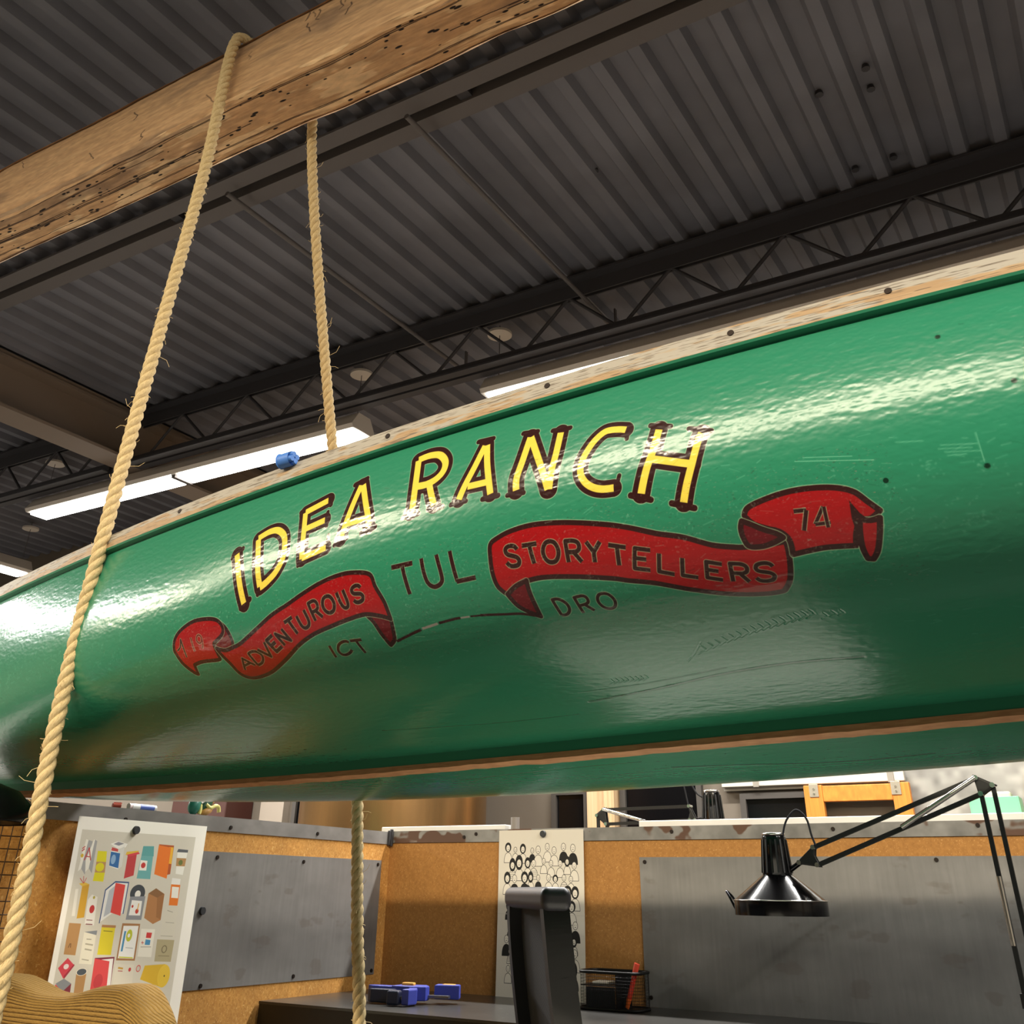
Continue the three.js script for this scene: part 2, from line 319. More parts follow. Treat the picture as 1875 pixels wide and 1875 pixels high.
// painted lettering of the canoe: paint-space millimetres (x along the hull, y below the rail along the girth)
const ART = [
["b",24.2,[[-694.4,146.9],[-685.4,169.8],[-678.0,192.2],[-661.8,236.5]]],
["f",9.6,[[-704.2,151.2],[-682.3,139.8]]],
["f",8.7,[[-670.0,242.9],[-647.7,231.6]]],
["y",12.0,[[-694.4,146.9],[-685.4,169.8],[-678.0,192.2],[-661.8,236.5]]],
["b",23.1,[[-646.2,130.0],[-639.0,157.5],[-634.1,182.5],[-624.5,215.0]]],
["b",22.7,[[-646.8,128.3],[-622.3,121.8],[-600.7,123.8],[-581.9,138.7],[-575.8,161.2],[-576.6,178.7],[-589.7,197.7],[-608.6,209.9],[-624.5,216.4]]],
["f",8.4,[[-654.1,132.3],[-643.9,127.3]]],
["f",7.8,[[-629.2,226.8],[-622.2,221.7]]],
["y",11.9,[[-646.2,130.0],[-639.0,157.5],[-634.1,182.5],[-624.5,215.0]]],
["y",11.8,[[-646.8,128.3],[-622.3,121.8],[-600.7,123.8],[-581.9,138.7],[-575.8,161.2],[-576.6,178.7],[-589.7,197.7],[-608.6,209.9],[-624.5,216.4]]],
["b",22.1,[[-542.5,105.4],[-536.9,139.5],[-533.8,171.2],[-532.3,187.1]]],
["b",23.8,[[-542.6,105.0],[-494.8,94.9]]],
["b",22.5,[[-537.5,137.0],[-493.0,130.4]]],
["b",20.5,[[-532.4,185.9],[-481.7,178.6]]],
["f",8.1,[[-553.5,101.8],[-545.1,99.9]]],
["f",7.8,[[-491.6,86.0],[-486.3,104.9]]],
["f",6.5,[[-489.8,116.6],[-486.4,142.4]]],
["f",6.8,[[-539.8,196.1],[-533.5,192.4]]],
["f",6.8,[[-479.2,159.3],[-477.7,180.8]]],
["y",10.7,[[-542.5,105.4],[-536.9,139.5],[-533.8,171.2],[-532.3,187.1]]],
["y",11.5,[[-542.6,105.0],[-494.8,94.9]]],
["y",10.9,[[-537.5,137.0],[-493.0,130.4]]],
["y",9.9,[[-532.4,185.9],[-481.7,178.6]]],
["b",22.2,[[-426.6,84.7],[-436.3,115.7],[-445.7,147.7],[-451.8,170.6]]],
["b",21.8,[[-422.9,84.9],[-410.8,117.4],[-399.8,146.4],[-396.4,162.6]]],
["b",21.3,[[-444.7,148.2],[-401.5,146.7]]],
["f",8.6,[[-440.6,80.2],[-417.2,75.2]]],
["f",7.5,[[-463.5,178.0],[-440.0,171.6]]],
["f",8.9,[[-409.3,170.3],[-384.1,165.2]]],
["y",11.0,[[-426.6,84.7],[-436.3,115.7],[-445.7,147.7],[-451.8,170.6]]],
["y",10.8,[[-422.9,84.9],[-410.8,117.4],[-399.8,146.4],[-396.4,162.6]]],
["y",10.6,[[-444.7,148.2],[-401.5,146.7]]],
["b",22.8,[[-315.7,70.3],[-313.8,108.3],[-313.7,148.1],[-316.2,157.1]]],
["b",23.4,[[-315.9,69.4],[-295.9,67.5],[-275.8,71.9],[-263.0,86.5],[-263.8,102.3],[-275.7,113.3],[-292.2,117.7],[-311.4,116.8]]],
["b",21.7,[[-286.4,121.4],[-280.8,138.0],[-274.1,155.6]]],
["f",6.7,[[-325.1,68.5],[-316.8,65.0]]],
["f",7.4,[[-330.3,162.7],[-301.9,162.4]]],
["f",8.0,[[-283.5,160.0],[-259.2,161.0]]],
["y",11.4,[[-315.7,70.3],[-313.8,108.3],[-313.7,148.1],[-316.2,157.1]]],
["y",11.7,[[-315.9,69.4],[-295.9,67.5],[-275.8,71.9],[-263.0,86.5],[-263.8,102.3],[-275.7,113.3],[-292.2,117.7],[-311.4,116.8]]],
["y",10.8,[[-286.4,121.4],[-280.8,138.0],[-274.1,155.6]]],
["b",21.3,[[-192.8,78.7],[-206.6,109.5],[-222.6,139.9],[-230.1,156.9]]],
["b",20.7,[[-189.5,78.8],[-185.7,110.4],[-179.4,144.4],[-176.6,160.5]]],
["b",20.5,[[-216.2,140.0],[-183.6,140.8]]],
["f",7.8,[[-205.6,68.6],[-180.2,70.2]]],
["f",7.0,[[-243.6,161.7],[-217.8,161.7]]],
["f",7.4,[[-189.3,165.3],[-163.8,165.5]]],
["y",10.6,[[-192.8,78.7],[-206.6,109.5],[-222.6,139.9],[-230.1,156.9]]],
["y",10.4,[[-189.5,78.8],[-185.7,110.4],[-179.4,144.4],[-176.6,160.5]]],
["y",10.2,[[-216.2,140.0],[-183.6,140.8]]],
["b",22.9,[[-115.8,86.2],[-125.8,121.4],[-134.2,146.7],[-134.4,164.6]]],
["b",22.3,[[-115.1,86.4],[-101.9,121.7],[-90.5,154.2],[-84.9,174.3]]],
["b",21.9,[[-67.0,92.3],[-72.6,123.5],[-79.1,148.7],[-83.2,174.6]]],
["f",7.3,[[-128.3,76.4],[-105.0,79.9]]],
["f",7.0,[[-79.9,85.6],[-52.6,88.7]]],
["f",6.5,[[-148.6,168.8],[-122.6,170.6]]],
["f",6.2,[[-93.6,177.6],[-76.5,178.7]]],
["y",10.7,[[-115.8,86.2],[-125.8,121.4],[-134.2,146.7],[-134.4,164.6]]],
["y",10.4,[[-115.1,86.4],[-101.9,121.7],[-90.5,154.2],[-84.9,174.3]]],
["y",10.2,[[-67.0,92.3],[-72.6,123.5],[-79.1,148.7],[-83.2,174.6]]],
["b",19.9,[[31.3,115.2],[18.0,111.2],[2.6,109.7],[-11.5,117.4],[-24.3,131.4],[-33.3,147.3],[-35.5,162.0],[-30.2,175.4],[-19.4,185.5],[-6.0,191.1],[10.5,193.1]]],
["f",5.9,[[35.0,107.7],[32.4,129.1]]],
["f",5.3,[[19.8,178.3],[11.5,200.8]]],
["y",9.7,[[31.3,115.2],[18.0,111.2],[2.6,109.7],[-11.5,117.4],[-24.3,131.4],[-33.3,147.3],[-35.5,162.0],[-30.2,175.4],[-19.4,185.5],[-6.0,191.1],[10.5,193.1]]],
["b",21.5,[[77.8,127.4],[67.4,156.9],[57.4,178.5],[46.8,208.1]]],
["b",20.2,[[133.7,147.2],[128.1,157.3],[117.2,185.2],[106.9,209.6],[99.4,229.6]]],
["b",20.9,[[63.2,165.6],[117.2,185.4]]],
["f",7.0,[[66.5,118.5],[93.3,127.1]]],
["f",6.6,[[118.1,136.9],[146.0,147.3]]],
["f",7.3,[[32.5,207.4],[58.2,218.1]]],
["f",7.0,[[84.2,227.7],[111.3,238.8]]],
["y",10.2,[[77.8,127.4],[67.4,156.9],[57.4,178.5],[46.8,208.1]]],
["y",9.6,[[133.7,147.2],[128.1,157.3],[117.2,185.2],[106.9,209.6],[99.4,229.6]]],
["y",10.0,[[63.2,165.6],[117.2,185.4]]],
["d",0,[[-413.3,291.0],[-390.5,294.5],[-372.7,303.2],[-376.4,321.1],[-381.5,335.6],[-393.3,344.0],[-399.2,323.9],[-404.3,304.3]]],
["d",0,[[-730.2,253.5],[-710.1,268.8],[-700.0,289.2],[-701.7,302.1],[-721.5,305.1],[-741.1,299.2],[-744.9,292.1],[-725.8,281.6],[-717.1,272.1]]],
["r",0,[[-744.9,292.1],[-740.4,288.3],[-725.8,281.6],[-717.6,274.2],[-718.7,263.5],[-730.2,253.5],[-752.7,248.3],[-789.6,247.5],[-824.6,258.1],[-841.8,271.4],[-847.1,288.6],[-843.0,298.1],[-832.9,315.5],[-813.0,335.0],[-805.2,338.5],[-805.6,321.2],[-784.3,317.8],[-746.6,319.0],[-739.7,317.6],[-742.7,303.5]]],
["r",0,[[-700.3,302.2],[-681.9,298.1],[-640.0,280.4],[-600.8,263.5],[-564.7,252.8],[-530.0,241.5],[-496.6,232.3],[-461.8,226.6],[-430.9,226.1],[-394.1,234.1],[-385.2,253.9],[-374.8,277.8],[-372.7,303.2],[-390.9,295.4],[-415.3,289.7],[-445.9,292.0],[-486.6,298.0],[-523.7,305.0],[-559.0,317.2],[-597.3,337.0],[-640.0,355.9],[-670.1,362.2],[-693.1,361.5],[-710.0,351.0],[-721.1,329.4],[-733.6,311.4],[-741.1,299.2],[-721.5,305.1]]],
["o",2.8,[[-839.3,291.7],[-829.8,286.1],[-826.4,273.2],[-822.5,287.0],[-818.5,305.6]]],
["r",0,[[-180.2,230.7],[-169.4,224.5],[-145.0,218.6],[-110.8,217.0],[-65.4,222.8],[-10.9,235.3],[21.8,245.5],[56.0,259.1],[89.4,270.1],[120.6,285.3],[146.9,292.9],[156.7,294.7],[179.7,296.9],[206.2,296.6],[205.7,308.1],[202.0,326.0],[195.7,344.2],[186.9,356.2],[180.0,360.2],[157.7,359.6],[120.1,352.0],[78.1,337.5],[35.6,320.0],[1.6,310.0],[-18.7,303.4],[-64.7,293.1],[-107.5,286.2],[-134.1,286.3],[-156.0,290.9],[-171.8,299.6],[-182.2,286.8],[-184.8,269.6],[-183.1,246.5]]],
["d",0,[[-171.8,299.6],[-156.0,290.9],[-137.3,285.8],[-138.5,301.6],[-137.7,325.0],[-137.4,338.9],[-150.5,329.5],[-163.0,317.9]]],
["r",0,[[168.4,259.0],[175.0,250.6],[199.2,244.8],[226.5,241.9],[257.1,243.9],[281.0,249.3],[295.9,257.0],[306.2,269.3],[316.3,281.6],[304.5,288.6],[293.4,286.4],[284.8,301.8],[280.3,316.5],[262.0,314.0],[242.2,312.4],[209.4,314.1],[211.0,296.2],[203.9,285.0],[190.1,278.1],[176.2,270.1]]],
["d",0,[[163.6,264.4],[159.9,273.4],[160.3,286.6],[164.1,295.2],[178.5,297.9],[192.0,296.0],[205.0,291.8],[199.3,286.3],[184.7,278.1],[173.9,270.7]]],
["r",0,[[293.1,287.4],[303.9,290.6],[314.0,289.4],[308.9,306.6],[300.8,326.4],[292.8,336.6],[287.4,334.9],[286.1,319.9],[289.2,300.5]]],
["o",0,[[287.8,264.6],[295.2,280.5],[300.8,287.9],[293.8,288.6],[291.0,300.8],[286.5,318.9],[281.2,316.7],[285.1,297.5],[285.0,284.7]]],
["l",4.2,[[-379.2,339.4],[-351.7,332.5],[-329.2,327.5]]],
["w",4.0,[[-326.9,326.4],[-297.4,322.8]]],
["l",3.9,[[-295.5,322.4],[-267.4,320.3],[-258.0,320.4]]],
["w",2.7,[[-257.2,320.3],[-242.6,320.8]]],
["l",2.6,[[-241.0,320.6],[-207.8,323.3]]],
["l",3.8,[[-224.8,321.5],[-185.0,326.9],[-161.8,330.3],[-137.7,339.5]]],
["gA",4.3,[[-695.5,344.8],[-669.2,338.9],[-703.4,326.7]]],
["gD",4.7,[[-663.0,339.8],[-640.9,334.3],[-672.7,317.5]]],
["gV",5.1,[[-636.8,333.7],[-617.0,323.6],[-650.0,313.3]]],
["gE",6.0,[[-611.4,322.1],[-596.1,315.2],[-624.3,301.5]]],
["gN",5.4,[[-589.0,314.0],[-573.2,308.1],[-601.7,293.5]]],
["gT",5.7,[[-564.3,302.4],[-545.6,296.6],[-577.0,278.9]]],
["gU",5.6,[[-540.2,295.3],[-523.2,288.2],[-548.5,272.6]]],
["gR",5.4,[[-511.8,285.2],[-496.0,281.6],[-520.2,257.5]]],
["gO",5.8,[[-488.5,278.8],[-467.0,276.1],[-492.8,254.0]]],
["gU",5.7,[[-452.7,275.4],[-439.6,273.5],[-460.7,250.4]]],
["gS",6.0,[[-428.9,271.3],[-409.8,269.6],[-432.2,247.4]]],
["g1",3.0,[[-795.0,298.1],[-789.6,297.7],[-799.7,273.3]]],
["g9",3.0,[[-783.5,296.2],[-768.9,294.6],[-787.1,272.7]]],
["gI",4.9,[[-501.6,349.2],[-498.6,348.4],[-503.4,327.6]]],
["gC",4.9,[[-491.6,349.5],[-466.1,345.1],[-489.2,327.5]]],
["gT",4.8,[[-454.9,349.3],[-433.3,350.4],[-461.0,325.6]]],
["o",6.7,[[-351.6,232.2],[-313.2,232.2]]],
["o",6.6,[[-331.9,232.9],[-326.6,273.8]]],
["o",6.4,[[-297.0,228.5],[-295.7,246.8],[-292.1,262.9],[-282.8,270.3],[-270.8,267.7],[-266.6,258.1],[-270.6,227.9]]],
["o",6.3,[[-247.2,227.0],[-242.9,269.7]]],
["o",6.2,[[-244.4,269.4],[-212.5,269.0]]],
["gD",4.5,[[-107.2,342.2],[-90.4,342.5],[-110.7,317.8]]],
["gR",4.4,[[-75.8,344.5],[-59.4,343.3],[-79.2,320.1]]],
["gO",4.3,[[-48.1,343.3],[-26.9,345.9],[-48.7,319.8]]],
["gS",5.9,[[-159.4,263.3],[-139.6,265.6],[-159.1,236.6]]],
["gT",5.8,[[-130.2,265.7],[-107.8,266.8],[-132.2,240.7]]],
["gO",5.7,[[-103.5,267.8],[-82.1,270.3],[-100.8,241.0]]],
["gR",5.6,[[-69.5,273.1],[-51.2,275.7],[-67.6,246.2]]],
["gY",5.5,[[-43.1,277.7],[-24.3,281.0],[-38.9,252.2]]],
["gT",5.5,[[-14.0,285.3],[8.3,292.5],[-9.8,261.5]]],
["gE",5.1,[[15.9,296.1],[35.0,302.0],[23.9,271.7]]],
["gL",5.1,[[45.5,305.8],[63.2,312.8],[52.8,283.4]]],
["gL",5.0,[[72.8,315.9],[90.5,322.4],[79.6,294.2]]],
["gE",5.0,[[101.3,324.4],[118.7,331.0],[107.0,304.1]]],
["gR",5.0,[[129.9,335.2],[148.5,339.5],[134.1,311.6]]],
["gS",5.0,[[157.3,340.6],[179.2,343.8],[161.8,316.6]]],
["o",4.5,[[225.1,264.8],[239.3,266.1]]],
["o",4.5,[[239.3,266.1],[230.3,288.5]]],
["o",3.8,[[258.3,265.9],[244.5,283.7]]],
["o",3.9,[[244.5,283.7],[261.4,284.9]]],
["o",3.8,[[259.1,266.1],[257.4,289.9]]]
];
const MARKS = [
["c",1.1,[[52.6,424.9],[33.9,448.0],[18.3,463.2]]],
["c",1.1,[[48.5,431.6],[51.3,437.2],[52.0,442.4],[45.9,444.8],[37.4,450.7]]],
["c",1.1,[[59.9,427.5],[62.8,433.0],[63.6,438.1],[57.5,440.5],[49.2,446.2]]],
["c",1.1,[[71.2,423.6],[74.0,429.0],[74.9,434.0],[68.9,436.3],[60.7,441.9]]],
["c",1.1,[[82.2,419.9],[85.1,425.2],[86.0,430.2],[80.0,432.4],[72.0,437.9]]],
["c",1.1,[[93.0,416.5],[95.9,421.7],[96.9,426.6],[91.0,428.8],[83.1,434.1]]],
["c",1.1,[[103.7,413.3],[106.6,418.5],[107.5,423.2],[101.7,425.4],[94.0,430.6]]],
["c",1.1,[[114.1,410.4],[117.0,415.5],[118.0,420.2],[112.3,422.3],[104.6,427.5]]],
["c",1.1,[[124.3,407.8],[127.2,412.8],[128.2,417.4],[122.6,419.5],[115.1,424.6]]],
["c",1.1,[[134.3,405.5],[137.3,410.4],[138.3,415.0],[132.7,417.0],[125.3,422.0]]],
["c",1.1,[[144.1,403.4],[147.1,408.2],[148.1,412.8],[142.6,414.8],[135.3,419.7]]],
["c",1.1,[[153.8,401.5],[156.8,406.3],[157.8,410.8],[152.4,412.8],[145.1,417.7]]],
["c",1.1,[[163.3,399.9],[166.3,404.6],[167.4,409.0],[162.0,411.0],[154.8,415.8]]],
["c",1.1,[[172.7,398.4],[175.7,403.1],[176.7,407.5],[171.4,409.4],[164.3,414.2]]],
["c",1.1,[[181.9,397.0],[184.9,401.7],[186.0,406.0],[180.7,408.0],[173.7,412.7]]],
["c",1.1,[[191.1,395.8],[194.0,400.4],[195.2,404.7],[189.9,406.6],[183.0,411.3]]],
["c",1.1,[[200.1,394.6],[203.1,399.2],[204.2,403.5],[199.0,405.3],[192.2,410.0]]],
["c",1.0,[[214.5,403.7],[217.9,410.7],[209.1,413.9]]],
["c",1.0,[[224.6,402.1],[228.1,408.9],[219.4,412.1]]],
["c",1.0,[[234.1,402.2],[237.6,409.1],[228.9,412.2]]],
["c",0.9,[[-103.8,480.7],[-102.1,489.2],[-112.5,494.8]]],
["c",0.9,[[-96.4,481.0],[-94.7,489.3],[-105.0,495.0]]],
["c",0.9,[[-89.1,481.3],[-87.4,489.6],[-97.6,495.2]]],
["c",0.9,[[-81.8,481.5],[-80.1,489.8],[-90.3,495.4]]],
["c",0.9,[[-74.5,481.7],[-72.8,490.1],[-82.9,495.6]]],
["c",0.9,[[-67.3,482.0],[-65.6,490.3],[-75.6,495.8]]],
["c",0.9,[[-60.1,482.2],[-58.4,490.5],[-68.4,496.0]]],
["c",0.9,[[-53.0,482.4],[-51.3,490.7],[-61.1,496.2]]],
["k",5,[[-165.2,538.4],[-56.5,524.5],[45.7,506.0],[135.9,498.9],[228.8,506.1]]],
["k",1.5,[[-166.0,506.9],[-63.9,505.4],[59.8,489.6]]],
["k",1.2,[[-554.6,553.2],[-354.5,572.9],[-202.6,575.1]]],
["k",1.5,[[-1232.3,556.4],[-1037.4,568.2],[-867.6,586.1]]],
["k",1,[[-1221.1,578.0],[-953.7,604.1]]],
["p",3,[[419.8,91.4]]],
["p",3,[[481.6,170.6]]],
["p",3,[[433.3,256.5]]],
["p",3,[[331.2,251.0]]],
["s",0.8,[[394.8,225.1],[430.5,231.3]]],
["s",0.8,[[391.6,228.7],[424.3,234.2]]],
["s",0.8,[[397.1,233.5],[431.0,239.3]]],
["s",0.8,[[398.8,237.6],[417.4,239.9]]],
["s",0.8,[[239.6,209.4],[324.6,226.2]]],
["s",0.8,[[249.5,207.0],[302.9,217.0]]],
["s",0.8,[[351.3,212.0],[378.9,216.5]]],
["s",1,[[431.4,219.3],[432.0,251.5]]],
["s",0.8,[[-345.0,337.0],[-328.9,339.7]]]
];

// ---------------------------------------------------------------- the canoe
const CV = { B: 0.44, L: 2.4141, n: 2.0902, D: 0.34, sh: 0.172, rk: 0.0748, yaw: -0.0188, pit: 0.0249, roll: 0.214, p: 3.7876, base: [-0.4788, 1.2404, -1.4334] };
const canoe = thing('canoe', 'glossy green canoe with painted gold lettering and red banner, hung from ropes', 'canoe', CV.base);
{
  const { yaw, pit, roll } = CV, ax = V3(Math.cos(yaw) * Math.cos(pit), Math.sin(pit), -Math.sin(yaw) * Math.cos(pit)), side = V3(Math.sin(yaw), 0, Math.cos(yaw)), up = side.clone().cross(ax);
  const c = Math.cos(roll), s = Math.sin(roll), sd = side.clone().multiplyScalar(c).addScaledVector(up, s), u = up.clone().multiplyScalar(c).addScaledVector(side, -s);
  canoe.quaternion.setFromRotationMatrix(new THREE.Matrix4().makeBasis(ax, u, sd));
}
canoe.updateMatrixWorld(true);
function station(a, inset = 0) {               // points of one half section by arc length
  const s = Math.abs(a) / CV.L, w = Math.max(0.0005, CV.B * (1 - Math.pow(s, CV.n)) - inset), g = CV.D + CV.sh * s ** 3, k = CV.rk * s ** 3 + inset, e = 2 / CV.p, N = 160, pts = [], len = [0];
  for (let i = 0; i <= N; i++) { const t = i / N * Math.PI / 2; pts.push([w * Math.pow(Math.sin(t), e), g - (g - k) * Math.pow(Math.max(0, Math.cos(t)), e)]); if (i) len.push(len[i - 1] + Math.hypot(pts[i][0] - pts[i - 1][0], pts[i][1] - pts[i - 1][1])); }
  return { pts, len, girth: len[N] };
}
const stationCache = new Map();
function hullAt(a, q, sideSign, inset = 0) {
  const key = a.toFixed(5) + '|' + inset; let st = stationCache.get(key); if (!st) stationCache.set(key, st = station(a, inset));
  const d = clamp(q, 0, 1) * st.girth; let lo = 0, hi = st.len.length - 1; while (hi - lo > 1) { const m = (lo + hi) >> 1; st.len[m] <= d ? lo = m : hi = m; }
  const f = (d - st.len[lo]) / (st.len[hi] - st.len[lo]), A = st.pts[lo], B = st.pts[hi];
  return V3(a, A[1] + (B[1] - A[1]) * f, sideSign * (A[0] + (B[0] - A[0]) * f));
}
const sheer = (a) => { const s = Math.abs(a) / CV.L; return [CV.B * (1 - Math.pow(s, CV.n)), CV.D + CV.sh * s ** 3]; };
// metric paint space: x = a (mm), y = mm below the rail along the girth (girth taken as 680 mm)
const GIRTH = 680, GREEN = '#28775a';
const SANS = {
  A: [[[0, 0], [0.5, 1], [1, 0]], [[0.2, 0.36], [0.8, 0.36]]], D: [[[0, 0], [0, 1], [0.45, 1], [0.85, 0.8], [1, 0.5], [0.85, 0.2], [0.45, 0], [0, 0]]], V: [[[0, 1], [0.5, 0], [1, 1]]],
  E: [[[1, 1], [0, 1], [0, 0], [1, 0]], [[0, 0.52], [0.75, 0.52]]], N: [[[0, 0], [0, 1], [1, 0], [1, 1]]], T: [[[0, 1], [1, 1]], [[0.5, 1], [0.5, 0]]],
  U: [[[0, 1], [0, 0.4], [0.08, 0.15], [0.3, 0], [0.7, 0], [0.92, 0.15], [1, 0.4], [1, 1]]], R: [[[0, 0], [0, 1], [0.6, 1], [0.9, 0.92], [1, 0.75], [0.9, 0.56], [0.6, 0.48], [0, 0.48]], [[0.5, 0.48], [1, 0]]],
  O: [[[0.5, 1], [0.8, 0.92], [1, 0.65], [1, 0.35], [0.8, 0.08], [0.5, 0], [0.2, 0.08], [0, 0.35], [0, 0.65], [0.2, 0.92], [0.5, 1]]],
  S: [[[0.95, 0.8], [0.8, 0.95], [0.5, 1], [0.15, 0.92], [0.05, 0.74], [0.2, 0.58], [0.8, 0.44], [0.97, 0.27], [0.85, 0.07], [0.5, 0], [0.2, 0.04], [0, 0.2]]],
  Y: [[[0, 1], [0.5, 0.5], [1, 1]], [[0.5, 0.5], [0.5, 0]]], L: [[[0, 1], [0, 0], [1, 0]]], I: [[[0, 0], [0, 1]]], C: [[[1, 0.8], [0.8, 0.95], [0.5, 1], [0.18, 0.9], [0, 0.6], [0, 0.4], [0.18, 0.1], [0.5, 0], [0.8, 0.05], [1, 0.2]]],
  1: [[[0, 0], [0, 1]]], 9: [[[0.95, 0.7], [0.7, 0.45], [0.3, 0.45], [0.05, 0.7], [0.3, 0.97], [0.7, 0.97], [0.95, 0.75], [0.9, 0.3], [0.6, 0]]],
};
function curve(c, pts, closed = false, sm = true) {
  c.beginPath(); const n = pts.length;
  if (n < 3 || !sm) { pts.forEach((p, i) => (i ? c.lineTo(...p) : c.moveTo(...p))); if (closed) c.closePath(); return; }
  const at = (i) => closed ? pts[(i + n) % n] : pts[clamp(i, 0, n - 1)];
  c.moveTo(...pts[0]);
  for (let i = 0; i < (closed ? n : n - 1); i++) {
    const p0 = at(i - 1), p1 = at(i), p2 = at(i + 1), p3 = at(i + 2), k = (a, b, d) => {           // no overshoot at sharp corners
      const cosv = ((b[0] - a[0]) * (d[0] - b[0]) + (b[1] - a[1]) * (d[1] - b[1])) / (Math.hypot(b[0] - a[0], b[1] - a[1]) * Math.hypot(d[0] - b[0], d[1] - b[1]) + 1e-6); return cosv > 0.45 ? 1 / 6 : 0;
    };
    const t1 = k(p0, p1, p2), t2 = k(p1, p2, p3);
    c.bezierCurveTo(p1[0] + (p2[0] - p0[0]) * t1, p1[1] + (p2[1] - p0[1]) * t1, p2[0] - (p3[0] - p1[0]) * t2, p2[1] - (p3[1] - p1[1]) * t2, ...p2);
  }
  if (closed) c.closePath();
}
// paint layer common to every sheet of hull paint: faint cloudiness, scuffs, scratches (paint-space mm)
function hullWear(c) {
  seed = 99;
  for (let i = 0; i < 2600; i++) {
    const x = rr(-1950, 620), y = 60 + Math.abs(rr(0, 1) + rr(0, 1) - 1) * 380 + rr(0, 90), L = rr(2, 16), a = rr(-0.5, 0.5), op = rr(0.05, 0.2);
    c.strokeStyle = rnd() < 0.75 ? `rgba(150,205,176,${op})` : `rgba(8,44,30,${op})`; c.lineWidth = rr(0.4, 1.6); c.beginPath(); c.moveTo(x, y); c.lineTo(x + L * Math.cos(a), y + L * Math.sin(a) + rr(-2, 2)); c.stroke();
  }
  for (let i = 0; i < 420; i++) {                                      // rubbed pale flecks
    const x = rr(-1700, 560), y = rr(230, 330), n = 3 + Math.floor(rnd() * 6);
    for (let k = 0; k < n; k++) { c.fillStyle = `rgba(160,205,180,${rr(0.06, 0.2)})`; c.beginPath(); c.ellipse(x + rr(-9, 9), y + rr(-8, 8), rr(0.5, 2.6), rr(0.4, 1.4), rr(0, 3), 0, 7); c.fill(); }
  }
  c.lineCap = 'round';
  for (const [kind, w, pts] of MARKS) {
    if (kind === 's') { c.strokeStyle = 'rgba(150,210,180,0.5)'; c.lineWidth = w; curve(c, pts); c.stroke(); }
    if (kind === 'k') { c.strokeStyle = 'rgba(12,60,40,0.45)'; c.lineWidth = w; curve(c, pts); c.stroke(); }
    if (kind === 'p') { c.fillStyle = '#0b2a1d'; c.beginPath(); c.arc(...pts[0], w, 0, 7); c.fill(); }
  }
}
const INK = '#2e1717', RED = '#901519', DARKRED = '#5e1019', YEL = '#d4c04a';
function artShapes(c, pass) {                    // pass 'color' or 'gloss'
  const col = pass === 'gloss' ? () => '#242424' : (x) => x, halo = pass === 'gloss' ? null : 'rgba(150,176,140,0.75)';
  const outline = (pts, w, closed, color, cap = 'butt', sm = true) => { c.lineJoin = 'round'; c.lineCap = cap; curve(c, pts, closed, sm); c.strokeStyle = col(color); c.lineWidth = w; c.stroke(); };
  for (const [k, w, pts] of ART) if (halo && (k === 'b' || k === 'f')) outline(pts, (k === 'b' ? w * 1.16 : w * 1.1) + 2, false, halo, 'round');
  for (const [k, w, pts] of ART) if (k === 'b' || k === 'f') outline(pts, k === 'b' ? w * 1.16 : w * 1.1, false, INK, 'round');
  for (const [k, w, pts] of ART) {
    if (k === 'r' || k === 'd') {
      if (halo) { c.lineJoin = 'round'; curve(c, pts, true); c.strokeStyle = halo; c.lineWidth = 8.6; c.stroke(); }
      curve(c, pts, true); c.fillStyle = col(k === 'r' ? RED : DARKRED); c.fill(); outline(pts, 6.6, true, INK, 'round');
    } else if (k === 'y') outline(pts, w, false, YEL, 'butt');
    else if (k === 'l') outline(pts, w, false, INK, 'butt');
    else if (k === 'w') outline(pts, w, false, '#8d8a84', 'butt');
    else if (k === 'o') { if (w === 0) { curve(c, pts, true, false); c.fillStyle = col(INK); c.fill(); } else { if (halo) outline(pts, w + 1.6, false, halo, 'butt'); outline(pts, w, false, INK, 'butt'); } }
    else if (k[0] === 'g') {
      const [bl, br, tl] = pts, map = ([x, y]) => [bl[0] + (br[0] - bl[0]) * x + (tl[0] - bl[0]) * y, bl[1] + (br[1] - bl[1]) * x + (tl[1] - bl[1]) * y];
      for (const st of SANS[k[1]]) if (halo) outline(st.map(map), w + 1.8, false, halo, 'butt');
      for (const st of SANS[k[1]]) outline(st.map(map), w, false, k[1] === '1' || k[1] === '9' ? '#6a2420' : '#2c1a18', 'butt');
    }
  }
}
const AREA = { full: { x0: -1900, x1: 660, y0: 0, y1: GIRTH, w: 2048, h: 544 }, art: { x0: -890, x1: 350, y0: 48, y1: 392, w: 2048, h: 568 } };
function paintSheet(area, withArt) {
  return canvasTex(area.w, area.h, (c, w, h) => {
    c.fillStyle = GREEN; c.fillRect(0, 0, w, h); c.setTransform(w / (area.x1 - area.x0), 0, 0, h / (area.y1 - area.y0), -area.x0 * w / (area.x1 - area.x0), -area.y0 * h / (area.y1 - area.y0));
    if (withArt) {
      artShapes(c, 'color');
      seed = 5; c.lineCap = 'butt';                                         // brush marks and wear in the lettering
      for (let i = 0; i < 9000; i++) { const x = rr(-880, 340), y = rr(205, 375), op = rr(0.06, 0.3); c.fillStyle = rnd() < 0.6 ? `rgba(186,128,116,${op})` : `rgba(60,14,18,${op})`; c.fillRect(x, y, rr(0.5, 3.2), rr(0.4, 1.1)); }
    }
    hullWear(c);
  });
}
function glossSheet() {
  const area = AREA.art;
  return canvasTex(1024, 284, (c, w, h) => {
    c.fillStyle = '#383838'; c.fillRect(0, 0, w, h); c.setTransform(w / (area.x1 - area.x0), 0, 0, h / (area.y1 - area.y0), -area.x0 * w / (area.x1 - area.x0), -area.y0 * h / (area.y1 - area.y0));
    artShapes(c, 'gloss');
  }, false);
}
